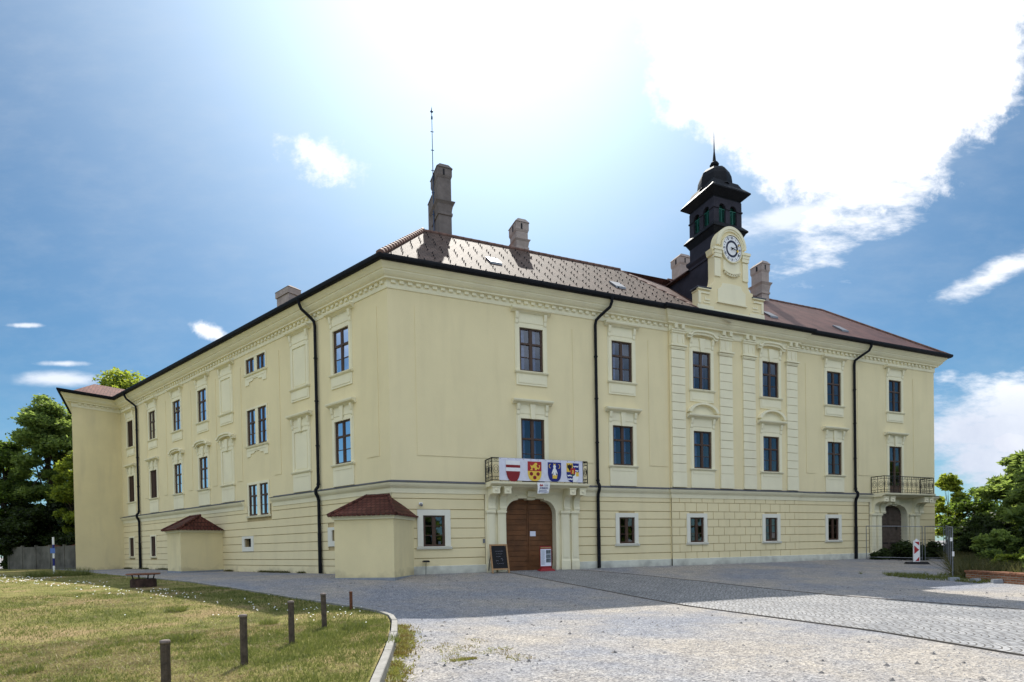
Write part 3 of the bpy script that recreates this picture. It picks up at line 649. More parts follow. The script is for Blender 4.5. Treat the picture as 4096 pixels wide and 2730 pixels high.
# ---------------------------------------------------------------- windows
def bars(T, c, w, z0, z1, d, rows, fw_=.07, transom=None, mull=True):
    mb = MB(T); l, r = c-w/2, c+w/2
    mb.box(l, l+fw_, d-.05, d+.03, z0, z1); mb.box(r-fw_, r, d-.05, d+.03, z0, z1)
    mb.box(l+fw_, r-fw_, d-.05, d+.03, z0, z0+fw_+.02); mb.box(l+fw_, r-fw_, d-.05, d+.03, z1-fw_, z1)
    zt = None
    if transom is not None:
        zt = z0+(z1-z0)*transom; mb.box(l+fw_, r-fw_, d-.045, d+.045, zt-.045, zt+.045)
    if mull: mb.box(c-.05, c+.05, d-.045, d+.038, z0+fw_, z1-fw_)
    for f in rows:
        z = z0+(z1-z0)*f; mb.box(l+fw_, c-.05, d-.02, d+.02, z-.017, z+.017); mb.box(c+.05, r-fw_, d-.02, d+.02, z-.017, z+.017)
    # inner casement rails
    for a, b in ((l+fw_, c-.05), (c+.05, r-fw_)):
        for p, q in ([(z0+fw_+.02, zt-.045), (zt+.045, z1-fw_)] if zt else [(z0+fw_+.02, z1-fw_)]):
            mb.box(a, a+.035, d-.03, d+.028, p, q); mb.box(b-.035, b, d-.03, d+.028, p, q)
    return mb
def window(T, c, w, z0, z1, kind='glass', base=0.0, curt=1, label=None):
    d = base-.055
    if kind in ('glass', 'balcony_door', 'dark'):
        rows = {'glass': (.33,), 'balcony_door': (.24, .46), 'dark': (.36, .66)}[kind]; tr = {'glass': .64, 'balcony_door': .69, 'dark': None}[kind]
        if z1-z0 < 1.0: rows, tr = (), None
        o = bars(T, c, w, z0, z1, d, rows, transom=tr).build('window', Mt['brown'], palace)
        if kind == 'balcony_door':
            k = MB(T); k.box(c-w/2+.07, c+w/2-.07, d-.03, d+.025, z0+.07, z0+.55); k.build('door_panel', Mt['brown'], o)
        p = MB(T); zc_ = [z0+.03]+[z0+(z1-z0)*f for f in sorted(rows+((tr,) if tr else ()))]+[z1-.03]
        for a, b in ((c-w/2+.03, c), (c, c+w/2-.03)):
            for q in range(len(zc_)-1):
                u = [random.uniform(-.007, .007) for _ in range(4)]; u[3] = u[0]+u[2]-u[1]
                p.quad((a, d-.008+u[0], zc_[q]), (b, d-.008+u[1], zc_[q]), (b, d-.008+u[2], zc_[q+1]), (a, d-.008+u[3], zc_[q+1]))
        p.build('pane', Mt['glass'], o, recalc=False)
        if curt:
            k = MB(T)
            for a, b in ((c-w*.42, c-w*.42+w*random.uniform(.16, .26)), (c+w*.06, c+w*.06+w*random.uniform(.14, .2))):
                n = 10
                for q in range(n):
                    u0, u1 = a+(b-a)*q/n, a+(b-a)*(q+1)/n; k.quad((u0, d-.16-.02*(q % 2), z0+.1), (u1, d-.16-.02*((q+1) % 2), z0+.1), (u1, d-.16-.02*((q+1) % 2), z1-.05), (u0, d-.16-.02*(q % 2), z1-.05))
            k.build('curtain', Mt['curtain'], o, recalc=False)
    else:
        mb = MB(T); l, r = c-w/2, c+w/2; mb.box(l, r, d-.04, d-.01, z0, z1); mb.box(l, l+.06, d-.01, d+.03, z0, z1); mb.box(r-.06, r, d-.01, d+.03, z0, z1); mb.box(c-.04, c+.04, d-.01, d+.03, z0, z1)
        mb.box(l+.06, c-.04, d-.01, d+.03, z1-.06, z1); mb.box(c+.04, r-.06, d-.01, d+.03, z1-.06, z1); mb.box(l+.06, c-.04, d-.01, d+.03, z0, z0+.06); mb.box(c+.04, r-.06, d-.01, d+.03, z0, z0+.06)
        n = int((z1-z0-.12)/.07)
        for k in range(n):
            z = z0+.06+k*.07; mb.side([(d-.005, z), (d+.02, z), (d-.005, z+.055)], l+.06, c-.04); mb.side([(d-.005, z), (d+.02, z), (d-.005, z+.055)], c+.04, r-.06)
        o = mb.build('window', Mt['shutter'], palace); tag(o, 'closed brown louvred shutter')
    return o
def hood(mb, c, hw, z, b, style):
    """projecting cap with top at z"""
    prof = [(b, z-.20), (b+.06, z-.20), (b+.10, z-.16), (b+.16, z-.12), (b+.24, z-.11), (b+.27, z-.05), (b+.27, z), (b, z+.03)]
    if style == 'flat': mb.side(prof, c-hw, c+hw)
    elif style == 'pediment':
        mb.side(prof, c-hw, c+hw); n = 14; r0, r1 = hw-.12, hw
        for k in range(n):
            a0, a1 = math.pi*(.05+.9*k/n), math.pi*(.05+.9*(k+1)/n); h = .68/hw
            P = lambda a, r: (c-r*math.cos(a), z+.02+r*h*math.sin(a)*.92)
            (x0, y0), (x1, y1), (x2, y2), (x3, y3) = P(a0, hw*.82), P(a1, hw*.82), P(a1, hw), P(a0, hw)
            mb.prism([(x0, y0), (x1, y1), (x2, y2), (x3, y3)], b, b+.24)
        pts = [(c-hw*.86*math.cos(math.pi*k/14), z+.02+.52*math.sin(math.pi*k/14)) for k in range(15)]; mb.prism(pts, b, b+.035)
    elif style == 'eared':
        q = [(-1, 0), (-.80, 0), (-.62, .16), (-.40, .20), (0, .22), (.40, .20), (.62, .16), (.80, 0), (1, 0)]
        for k in range(len(q)-1):
            (x0, y0), (x1, y1) = q[k], q[k+1]; x0, x1 = c+x0*hw, c+x1*hw; zz = z-.06
            for (d1, t0, t1) in ((.20, -.20, -.08), (.27, -.08, .02)):
                mb.prism([(x0, zz+y0+t0), (x1, zz+y1+t0), (x1, zz+y1+t1), (x0, zz+y0+t1)], b, b+d1)
def surround(T, c, w, z0, z1, level, style='flat', base=0.0, blind=False, keyst=True, ss=1.0):
    mb = MB(T); b = base; h = w/2; fw_ = .17*ss
    mb.box(c-h-fw_, c-h, b-.01, b+.055, z0, z1+.12); mb.box(c+h, c+h+fw_, b-.01, b+.055, z0, z1+.12); mb.box(c-h, c+h, b-.01, b+.055, z1, z1+.12)
    mb.box(c-h-fw_-.06, c-h-fw_, b-.01, b+.03, z0, z1+.12); mb.box(c+h+fw_, c+h+fw_+.06, b-.01, b+.03, z0, z1+.12)
    hz = z1+(.90 if level == 'up' else .88); fh = h+fw_+.05
    # frieze board and side consoles
    mb.box(c-fh, c+fh, b-.01, b+.03, z1+.12, hz-.18)
    mb.box(c-fh+.18, c+fh-.18, b+.03, b+.05, z1+.24, hz-.30)
    for sgn in (-1, 1):
        x = c+sgn*(fh-.09); mb.side([(b+.03, z1+.14), (b+.07, z1+.20), (b+.07, z1+.36), (b+.11, z1+.42), (b+.15, hz-.28), (b+.15, hz-.19), (b+.03, hz-.19)], x-.075, x+.075)
    if keyst:
        kw = .12 if style != 'eared' else .15
        mb.prism([(c-kw*.8, z1-.02), (c+kw*.8, z1-.02), (c+kw*1.25, hz-.2), (c-kw*1.25, hz-.2)], b+.05, b+.12)
    hood(mb, c, fh+.20, hz, b, style)
    # sill and apron
    sw = h+fw_+.09; mb.side([(b-.01, z0-.10), (b+.08, z0-.10), (b+.13, z0-.05), (b+.14, z0), (b-.01, z0+.015)], c-sw, c+sw)
    aw = h+fw_+.02
    zb = z0-.66 if level == 'up' else 4.20
    mb.box(c-aw, c+aw, b-.01, b+.045, zb, z0-.10)
    if level == 'up': mb.box(c-aw+.10, c+aw-.10, b+.045, b+.065, zb+.10, z0-.20)
    else: mb.box(c-aw+.14, c+aw-.14, b+.045, b+.062, z0-.28, z0-.16)
    if blind: mb.box(c-h, c+h, b-.12, b-.10, z0, z1) if False else None
    return mb.build('window_surround', Mt['trim'], palace)
for i, c in enumerate(RC):
    base = .12 if i in (2, 3) else 0.0
    surround(FR, c, W_, *UPZ, 'up', 'eared' if i in (2, 3) else 'flat', base, keyst=i in (2, 3)); window(FR, c, W_, *UPZ, 'glass', base)
    if i in (0, 5):
        surround(FR, c, W_, 4.18, 7.28, 'door', 'flat', base); window(FR, c, W_, 4.18, 7.28, 'balcony_door', base)
    else: surround(FR, c, W_, *MIZ, 'mid', 'pediment' if i in (2, 3) else 'flat', base, keyst=i not in (2, 3)); window(FR, c, W_, *MIZ, 'glass', base)
def ground_frame(T, c, w, z0, z1, base=0.0, fw_=.20, sill=True, mat_='trim'):
    mb = MB(T); b = base; h = w/2; d1 = b+.045
    mb.box(c-h-fw_, c-h, b-.03, d1, z0, z1+fw_); mb.box(c+h, c+h+fw_, b-.03, d1, z0, z1+fw_); mb.box(c-h, c+h, b-.03, d1, z1, z1+fw_)
    if sill: mb.side([(b-.03, z0-.13), (b+.07, z0-.13), (b+.11, z0-.03), (b-.03, z0)], c-h-fw_-.05, c+h+fw_+.05)
    else: mb.box(c-h-fw_, c+h+fw_, b-.03, d1, z0-fw_, z0)
    return mb.build('window_surround', Mt[mat_], palace)
Mt['pale'] = mat('whitish_trim', (.72, .70, .60), .9, .04, 1.2, .2, 30, .1)
for c, w, a, b in R_gr:
    base = .12 if RZ0 < c < RZ1 else 0.0
    ground_frame(FR, c, w, a, b, base, .26 if c < 3 else .22, mat_='pale'); o = window(FR, c, w, a, b, 'dark', base, curt=0)
    g = MB(FR); g.box(c-w/2-.02, c+w/2+.02, base-.32, base-.30, a-.02, b+.02)
for c, st in ((3.43, 'flat'), (18.5, 'eared'), (22.5, 'eared'), (26.9, 'flat'), (31.45, 'flat'), (7.03, 'flat'), (15.19, 'eared')):
    w = 1.27; bl = c in (7.03, 15.19)
    surround(FL, c, w, *UPZ, 'up', 'flat', 0, keyst=False); surround(FL, c, w, *MIZ, 'mid', st, 0)
    if bl:
        for z0, z1 in (UPZ, MIZ):
            m3 = MB(FL); m3.box(c-w/2+.0, c+w/2, .002, .012, z0, z1); m3.box(c-w/2+.10, c+w/2-.10, .012, .03, z0+.12, z1-.1); m3.build('blind_window', Mt['trim'], palace)
    else:
        window(FL, c, w, *UPZ, 'shutter' if c == 31.45 else 'glass', 0, curt=0); window(FL, c, w, *MIZ, 'shutter' if c in (26.9, 31.45) else 'glass', 0, curt=0)
for c in LPAIR:
    window(FL, c, .94, 11.31, 12.15, 'glass', 0, curt=0); window(FL, c, .94, 7.22, 9.24, 'glass', 0, curt=0); window(FL, c, 1.02, 3.22, 4.98, 'glass', 0, curt=0)
for z0, z1, k in ((11.31, 12.15, 1), (7.22, 9.24, 1), (3.22, 4.98, 0)):
    mb = MB(FL); a, b = LPAIR[0]-.47, LPAIR[1]+.47; f = .10 if k else .14
    mb.box(a-f, a, -.01, .04, z0, z1+f); mb.box(b, b+f, -.01, .04, z0, z1+f); mb.box(a, b, -.01, .04, z1, z1+f)
    mb.box(LPAIR[0]+.47, LPAIR[1]-.47, -.15, .025, z0, z1)
    mb.side([(-.01, z0-.12), (.09, z0-.12), (.13, z0-.03), (-.01, z0)], a-f-.08, b+f+.08)
    if k:
        t = z0-.12; n = a-f; e = b+f; mb.prism([(n, t), (n, t-.52), (n+.42, t-.52), (n+.47, t-.36), (n+.85, t-.34), (n+.95, t-.24), (e-.95, t-.24), (e-.85, t-.34), (e-.47, t-.36), (e-.42, t-.52), (e, t-.52), (e, t)], -.01, .035)
        mb.box(a+.02-f+.1, b, .035, .05, t-.17, t-.07)
    mb.build('window_surround', Mt['trim'], palace)
for c, w, a, b in L_gr: ground_frame(FL, c, w, a, b, 0, .12); window(FL, c, w, a, b, 'shutter', 0)
for (c, w, a, b), fr in zip(L_hatch, (.28, .34)):
    mb = MB(FL); e = fr; mb.box(c-w/2-e, c-w/2, -.03, .03, a-.26, b+.14); mb.box(c+w/2, c+w/2+e, -.03, .03, a-.26, b+.14); mb.box(c-w/2, c+w/2, -.03, .03, b, b+.14); mb.box(c-w/2, c+w/2, -.03, .03, a-.26, a)
    mb.build('hatch_surround', Mt['pale'], palace)
    k = MB(FL); k.box(c-w/2, c+w/2, -.30, -.26, a, b); k.build('hatch', Mt['black'], palace)
# ---------------------------------------------------------------- pilasters of the bay
for a, b in ((14.92, 15.80), (18.17, 19.07), (19.85, 20.75), (23.18, 24.03)):
    mb = MB(FR); zs = [4.20]+[5.02+.452*k for k in range(15)]
    mb.box(a-.02, b+.02, .11, .215, 4.20, 5.0)
    for k in range(14):
        z0 = 5.02+k*.466; mb.box(a, b, .11, .20, z0, z0+.44)
    for z0, z1, o_, dd in ((11.545, 11.60, .02, .235), (11.60, 11.66, .05, .26), (11.70, 11.78, .09, .31), (11.66, 11.70, .02, .22)): mb.box(a-o_, b+o_, .11, dd, z0, z1)
    mb.box(a+.02, b-.02, .11, .20, 11.78, 12.42)
    for q in range(3): x = a+.12+(b-a-.24)*q/2; mb.box(x-.05, x+.05, .20, .225, 11.90, 12.34)
    for z0, z1, o_, dd in ((12.42, 12.52, .02, .26), (12.52, 12.60, .05, .30)): mb.box(a-o_, b+o_, .11, dd, z0, z1)
    for x in (a+.12, b-.30): mb.box(x, x+.20, .11, .36, 12.62, 12.86)
    mb.build('pilaster', Mt['trim'], palace)
# ---------------------------------------------------------------- gates with portals, balconies
def portal(c, w, cols, root, s0, s1, gm, idx):
    mb = MB(FR); top = 3.48; P = arch_poly(c, w, top, z0=-.35)
    # stone field round the arch: build as strips between arch outline and rectangle
    l, r = cols[0][0]-.06, cols[-1][1]+.02; zt = 3.64
    inner = [(x, max(z, -.3)) for x, z in P]; n = len(inner)
    outer = []
    for x, z in inner:
        if x <= c-w/2+.001: outer.append((l, z))
        elif x >= c+w/2-.001: outer.append((r, z))
        else: outer.append((l+(r-l)*(x-(c-w/2))/w, zt))
    d = .02
    for i in range(n-1):
        mb.quad((inner[i][0], d, inner[i][1]), (inner[i+1][0], d, inner[i+1][1]), (outer[i+1][0], d, outer[i+1][1]), (outer[i][0], d, outer[i][1]))
        mb.quad((inner[i][0], d, inner[i][1]), (inner[i+1][0], d, inner[i+1][1]), (inner[i+1][0], -.40, inner[i+1][1]), (inner[i][0], -.40, inner[i][1]))
    o1 = mb.build('portal', Mt['trim'], palace, recalc=False)
    mb = MB(FR)                       # moulded archivolt
    def grow(k): 
        out = []
        for x, z in P:
            vx, vz = x-c, z-1.8; L_ = math.hypot(vx, vz)
            if z < 1.5: out.append((x+(k if x > c else -k), z))
            else: out.append((x+k*vx/L_*1.15, z+k*vz/L_*1.0))
        return out
    for k0, k1, dd in ((0, .09, .10), (.09, .17, .07)):
        A, B = grow(k0), grow(k1)
        for i in range(n-1): mb.prism([(A[i][0], A[i][1]), (A[i+1][0], A[i+1][1]), (B[i+1][0], B[i+1][1]), (B[i][0], B[i][1])], .02, dd)
    # splayed jamb foot on the right
    rr = c+w/2; mb.frustum((rr-.02, rr+.10, -.30, .12), .40, (rr, rr+.10, -.30, .10), .95); mb.frustum((rr-.09, rr+.10, -.32, .16), -.30, (rr-.02, rr+.10, -.30, .12), .40)
    mb.box(c-.22, c+.22, .02, .24, 3.52, 3.78)
    mb.build('archivolt', Mt['trim'], palace)
    for a, b in cols:
        mb = MB(FR); mb.box(a, b, .02, .13, .85, 2.72); mb.box(a-.03, b+.03, .02, .16, -.35, .42); mb.side([(.02, .42), (.16, .42), (.13, .50), (.13, .85), (.02, .85)], a-.015, b+.015)
        mb.box(a+.07, b-.07, .13, .15, .60, 2.60)
        for z0, z1, o_, dd in ((2.72, 2.76, .02, .16), (2.76, 2.84, .05, .20), (2.84, 2.88, .03, .18)): mb.box(a-o_, b+o_, .02, dd, z0, z1)
        mb.build('portal_pilaster', Mt['trim'], palace)
    # gate leaves
    gd = -.34
    for sgn in (-1, 1):
        mb = MB(FR); A = [p for p in P if (p[0] <= c+.001 if sgn < 0 else p[0] >= c-.001)]
        x0, x1 = (c-w/2, c-.015) if sgn < 0 else (c+.015, c+w/2)
        z = .0
        zs = np.arange(-.05, 3.6, .252)
        for z in zs:
            def lim(zz):
                h = .10+.62*1.05; zc = top-h+.0
                if zz <= zc: return 0
                t = min(1, (zz-zc)/(.62*1.05)); return .62*(1-math.sqrt(max(0, 1-t*t)))
            z1 = min(z+.234, top-.04)
            if z1 <= z+.02: continue
            e0, e1 = lim(z), lim(z1)
            if sgn < 0: poly = [(x0+e0-.05, z), (x1-.05, z), (x1-.05, z1), (x0+e1-.05, z1)]
            else: poly = [(x0+.05, z), (x1-e0+.05, z), (x1-e1+.05, z1), (x0+.05, z1)]
            mb.prism(poly, gd-.04, gd+.02)
        mb.box(min(x0, x1)-.05, max(x0, x1)+.05, gd-.05, gd-.035, -.1, 3.0)
        mb.box(c-.075 if sgn < 0 else c+.012, c-.012 if sgn < 0 else c+.075, gd-.04, gd+.045, -.05, 3.42)
        o = mb.build('gate_leaf', gm, palace)
        if idx == 1:
            for zz in (.95, 2.05):
                k = MB(FR); xa, xb = (c-.75, c-.10) if sgn < 0 else (c+.10, c+.75); k.box(xa, xb, gd+.02, gd+.06, zz, zz+.05); xx = xa if sgn < 0 else xb-.04; k.box(xx, xx+.04, gd+.02, gd+.06, zz-.22, zz); k.build('hinge', Mt['iron'], o)
    # balcony
    s = MB(FR); s.sweep([(-.02, 3.93), (.62, 3.93), (.72, 3.97), (.86, 4.0), (.93, 4.04), (.95, 4.13), (-.02, 4.15)], [(s0, 0), (s1, 0)]) if False else None
    s.side([(.0, 3.92), (.70, 3.92), (.78, 3.97), (.88, 4.0), (.95, 4.04), (.97, 4.13), (.0, 4.145)], s0, s1)
    bal = s.build('balcony', Mt['trim'], palace)
    for a, b in root:
        k = MB(FR)
        pr = [(.02, 2.88), (.17, 2.88), (.20, 2.98), (.16, 3.06), (.15, 3.22), (.18, 3.38), (.26, 3.50), (.38, 3.58), (.60, 3.60), (.80, 3.60), (.80, 3.92), (.02, 3.92)]
        k.side(pr, a, b); k.lathe([(0.02, 0), (.085, 0), (.06, .03), (.0, .05)], 0, 0, 10, T=lambda x, y, z, a=a, b=b: FR((a+b)/2+x, .80+z, 3.76+y))
        
        k.box(a-.03, b+.03, .0, .82, 3.86, 3.925); k.build('corbel', Mt['trim'], bal)
    rl = MB(FR); zt, zb = 5.20, 4.20
    def rail_run(A, B):
        (ax, ad), (bx, bd) = A, B; L_ = math.hypot(bx-ax, bd-ad)
        def P_(t, z): return (ax+(bx-ax)*t/L_, ad+(bd-ad)*t/L_, z)
        rl.tube([P_(0, zt), P_(L_, zt)], .026, 6); rl.tube([P_(0, zb), P_(L_, zb)], .018, 6); rl.tube([P_(0, zt-.16), P_(L_, zt-.16)], .013, 6); rl.tube([P_(0, zb+.16), P_(L_, zb+.16)], .013, 6)
        n = max(1, round(L_/.42)); u = L_/n
        for k in range(n+1): rl.tube([P_(k*u, zb-.05), P_(k*u, zt)], .016 if k not in (0, n) else .024, 6)
        for k in range(n):
            cx = (k+.5)*u; cz = (zt+zb)/2; r = min(u*.36, .20)
            for rr_ in (r, r*.55):
                pts = [P_(cx+rr_*math.cos(q*math.pi/6), cz+(rr_*1.35 if rr_ == r else rr_*1.2)*math.sin(q*math.pi/6)) for q in range(13)]
                rl.tube(pts, .011, 5, cap=False)
            for zz in (zt-.08, zb+.08):
                pts = [P_(cx+.06*math.cos(q*math.pi/4), zz+.06*math.sin(q*math.pi/4)) for q in range(9)]; rl.tube(pts, .009, 4, cap=False)
    f = .86; rail_run((s0+.07, f), (s1-.07, f)); rail_run((s0+.07, .02), (s0+.07, f)); rail_run((s1-.07, f), (s1-.07, .02))
    rl.build('railing', Mt['iron'], bal)
portal(6.63, 2.62, [(4.36, 4.74), (4.90, 5.28), (8.22, 8.66), (8.78, 9.16)], [(4.42, 4.78), (5.0, 5.33), (8.37, 8.69), (8.91, 9.23)], 4.30, 9.36, Mt['gatewood'], 0)
portal(32.70, 2.52, [(30.45, 30.88), (30.98, 31.38), (34.18, 34.60), (34.74, 35.16)], [(30.68, 31.10), (31.28, 31.72), (34.58, 35.0), (35.1, 35.5)], 30.52, 35.46, Mt['gatewood2'], 1)
# ---------------------------------------------------------------- chimneys
def chimney(x0, x1, y0, y1, zb, z1, skirt=None, gable=True, hole=True, extra=None):
    cm = Mt['chimdark'] if extra else Mt['chim']
    mb = MB(); mb.box(x0, x1, y0, y1, zb, z1)
    if skirt:
        zs, ze, o = skirt   # cove rising from zs to ze
        pr = [(0.0, zs-.14), (.05, zs-.12), (.05, zs), (.01, zs+.03), (.03, zs+(ze-zs)*.35), (o*.45, zs+(ze-zs)*.75), (o, ze), (o, ze+.03), (0, ze+.10)]
        for i in range(len(pr)-1):
            (a, p), (b, q) = pr[i], pr[i+1]; mb.frustum((x0-a, x1+a, y0-a, y1+a), p, (x0-b, x1+b, y0-b, y1+b), q)
    if hole:
        o = .05; zc0, zc1 = z1-.42, z1-.02
        mb.frustum((x0-.01, x1+.01, y0-.01, y1+.01), zc0-.12, (x0-o, x1+o, y0-o, y1+o), zc0); mb.box(x0-o, x1+o, y0-o, y1+o, zc0, zc1)
        mb.frustum((x0-o-.04, x1+o+.04, y0-o-.04, y1+o+.04), zc1, (x0+.12, x1-.12, y0+.02, y1-.02), zc1+.22)
    o_ = mb.build('chimney', cm, roof)
    if hole:
        k = MB(); cx = (x0+x1)/2; k.box(cx-.10, cx-.0, y0-.058, y0-.045, z1-.42, z1-.10); cy = (y0+y1)/2; k.box(x0-.058, x0-.045, cy-.15, cy, z1-.42, z1-.10)
        k.v = k.v; 
        ob = k.build('flue_opening', Mt['black'], palace)
    return o_
chimney(3.70, 4.42, 4.78, 6.1, 16.6, 21.62, (19.22, 19.78, .17), extra=1)
mbx = MB(); mbx.box(3.70, 4.25, 6.1, 7.0, 16.5, 20.8); mbx.frustum((3.66, 4.29, 6.06, 7.04), 20.8, (3.85, 4.1, 6.1, 6.9), 21.0); mbx.build('chimney', Mt['chimdark'], roof)
chimney(8.22, 8.92, 4.78, 5.75, 16.6, 19.62, (18.22, 18.62, .12))
chimney(25.95, 26.60, 4.2, 5.1, 15.6, 20.05, (18.15, 18.75, .16))
chimney(21.6, 22.5, 7.2, 8.1, 14.6, 21.2)
cz = FL(16.2, -4.75, 0); T_c = lambda s, d, z: FL(16.2+s, -4.75+d, z)
mb = MB(T_c); mb.box(-.75, .75, -.4, .4, 16.6, 18.35); mb.box(-.82, .82, -.47, .47, 18.35, 18.75); mb.frustum((-.86, .86, -.5, .5), 18.75, (-.6, .6, -.2, .2), 18.95); mb.box(-.12, .10, .47, .48, 18.42, 18.68)
mb.build('chimney', Mt['chim'], roof)
mb = MB(); mb.tube([(3.62, 5.5, 16.6), (3.62, 5.5, 20.0), (3.62, 5.5, 24.75)], [.03, .028, .018], 8)
for z in (19.4, 20.6, 21.8, 22.9, 23.9): mb.tube([(3.53, 5.5, z), (3.71, 5.5, z+.02)], .02, 6)
mb.lathe([(.0, 24.55), (.05, 24.6), (.05, 24.72), (.02, 24.78), (.02, 24.92), (.09, 25.0), (.03, 25.08), (.0, 25.3)], 3.62, 5.5, 8)
mb.build('lightning_rod', Mt['bluemetal'], palace)
# ---------------------------------------------------------------- clock gable
cx = 19.20
def mirror(pts): return pts+[(2*cx-x, z) for x, z in reversed(pts)]
half_ = [(16.78, 13.50), (16.80, 14.25), (16.86, 14.28), (16.86, 14.98), (16.82, 15.0), (16.82, 15.06), (17.05, 15.20), (17.62, 15.22), (17.62, 15.36), (17.80, 15.40), (17.95, 15.62), (18.0, 15.95), (18.0, 17.12), (17.90, 17.16), (17.82, 17.46), (18.27, 17.56)]
arc = [(cx-1.02*math.cos(math.pi*k/24)*1.0, 17.72+1.14*math.sin(math.pi*k/24)) for k in range(0, 13)]
out = half_+arc; full = mirror(out[:-1]+[out[-1]])
mb = MB(FR); mb.prism(full, -.42, .06)
clock_g = mb.build('clock_gable', Mt['wall'], palace)
mb = MB(FR)
# base, side panels, piers and arch mouldings in cream
mb.prism(mirror([(16.74, 13.50), (16.80, 14.26), (17.90, 14.22), (17.90, 14.10)]), .06, .10)
for sg in (0, 1):
    def mx_(x): return x if not sg else 2*cx-x
    def bx(a, b, d0, d1, z0, z1): a, b = sorted((mx_(a), mx_(b))); mb.box(a, b, d0, d1, z0, z1)
    bx(16.86, 17.02, .06, .11, 14.30, 14.96); bx(17.02, 17.62, .06, .11, 14.86, 14.96); bx(17.30, 17.66, .06, .09, 14.52, 14.60); bx(17.30, 17.36, .06, .09, 14.60, 14.72); bx(17.20, 17.66, .06, .09, 14.36, 14.42)
    bx(16.80, 17.68, .0, .16, 15.06, 15.12)
    bx(18.0, 18.40, .06, .12, 15.95, 16.95); bx(17.98, 18.46, -.05, .16, 17.0, 17.20); bx(17.90, 18.50, -.08, .22, 17.38, 17.52); bx(17.95, 18.46, -.06, .18, 17.20, 17.38)
for r0, r1, dd in ((.98, 1.14, .16), (.88, .98, .12)):
    for k in range(24):
        a0, a1 = math.pi*(k/24), math.pi*((k+1)/24); q = lambda a, r: (cx-r*.92*math.cos(a), 17.70+r*math.sin(a))
        mb.prism([q(a0, r0), q(a1, r0), q(a1, r1), q(a0, r1)], .06, dd)
pan = [(18.20, 14.60), (18.20, 15.25), (18.45, 15.42), (18.52, 15.62), (19.0, 15.66)]; 
mb.prism(mirror(pan), .06, .10); mb.prism([(18.12, 14.50), (20.28, 14.50), (20.24, 14.57), (18.16, 14.57)], .06, .15)
mb.prism([(18.62, 16.38), (18.62, 16.95), (19.78, 16.95), (19.78, 16.38), (19.5, 16.22), (19.2, 16.17), (18.9, 16.22)], .06, .10)
for k in range(7):
    t = (k-3)/3; x = cx+t*.48; z = 16.20+.13*t*t; mb.prism([(x-.05, z), (x+.05, z), (x+.06, z-.17), (x, z-.11), (x-.06, z-.17)], .10, .16)
mb.prism([(18.60, 16.42), (18.60, 16.34), (18.85, 16.22), (19.2, 16.16), (19.55, 16.22), (19.80, 16.34), (19.80, 16.42), (19.55, 16.30), (19.2, 16.24), (18.85, 16.30)], .10, .19)
mb.build('gable_moulding', Mt['trim'], clock_g)
mb = MB(FR)
for (a, b) in ((16.72, 17.70), (2*cx-17.70, 2*cx-16.72)): mb.prism([(a, 15.12), (b, 15.15), (b, 15.20), (a, 15.17)], -.44, .18)
mb.build('gable_flashing', Mt['belt'], clock_g)
def disc(mb, x0, z0, rx, rz_, d0, d1, n=32):
    mb.prism([(x0+rx*math.cos(2*math.pi*k/n), z0+rz_*math.sin(2*math.pi*k/n)) for k in range(n)], d0, d1)
def ring(mb, x0, z0, ra, rb, asp, d0, d1, n=32):
    for k in range(n):
        a, b = 2*math.pi*k/n, 2*math.pi*(k+1)/n; q = lambda t, r: (x0+r*math.cos(t)*asp, z0+r*math.sin(t))
        mb.prism([q(a, ra), q(b, ra), q(b, rb), q(a, rb)], d0, d1)
DZ, DR, AS = 17.60, .74, .91
mb = MB(FR); ring(mb, cx, DZ, DR, DR+.055, AS, .08, .19); mb.build('clock_rim', Mt['trim'], clock_g)
mb = MB(FR); disc(mb, cx, DZ, DR*AS, DR, .08, .15); dial = mb.build('clock_dial', Mt['white'], clock_g)
mb = MB(FR); ring(mb, cx, DZ, .355, .47, AS, .15, .16); ring(mb, cx, DZ, DR-.018, DR, AS, .15, .156)
for k in range(12):
    a = 2*math.pi*(k+.5)/12; disc(mb, cx+math.cos(a)*.605*AS, DZ+math.sin(a)*.605, .020, .022, .15, .158, 8)
# hour numerals, built as strokes
NUM = ['XII', 'I', 'II', 'III', 'IIII', 'V', 'VI', 'VII', 'VIII', 'IX', 'X', 'XI']
def stroke(x0, y0, x1, y1, w, tf):
    d = Vector((x1-x0, y1-y0)); n = Vector((-d.y, d.x)).normalized()*w/2; P_ = [(x0+n.x, y0+n.y), (x1+n.x, y1+n.y), (x1-n.x, y1-n.y), (x0-n.x, y0-n.y)]
    mb.prism([tf(*p) for p in P_], .15, .158)
for k, s_ in enumerate(NUM):
    a = math.pi/2-2*math.pi*k/12; wch = {'I': .030, 'V': .062, 'X': .062}; tot = sum(wch[c_]+.008 for c_ in s_); x = -tot/2
    def tf(px, py, a=a):
        r = .605+py; t = -px; vx, vy = math.cos(a), math.sin(a)
        return (cx+(r*vx+t*-vy)*AS, DZ+(r*vy+t*vx))
    for c_ in s_:
        w = wch[c_]
        if c_ == 'I': stroke(x+w/2, -.075, x+w/2, .075, .018, tf)
        elif c_ == 'V': stroke(x, .075, x+w/2, -.075, .018, tf); stroke(x+w, .075, x+w/2, -.075, .010, tf)
        else: stroke(x, .075, x+w, -.075, .018, tf); stroke(x+w, .075, x, -.075, .010, tf)
        x += w+.008
mb.build('clock_numerals', mat('clock_blue_black', (.012, .018, .045), .6), clock_g)
mb = MB(FR)
mb.tube([(cx-.12, .20, DZ+.05), (cx+.30, .20, DZ-.06)], .018, 5); mb.tube([(cx-.10, .21, DZ-.05), (cx+.42, .21, DZ+.20)], .012, 5)
disc(mb, cx, DZ, .05, .05, .17, .22, 10); mb.build('clock_hand', Mt['black'], clock_g)
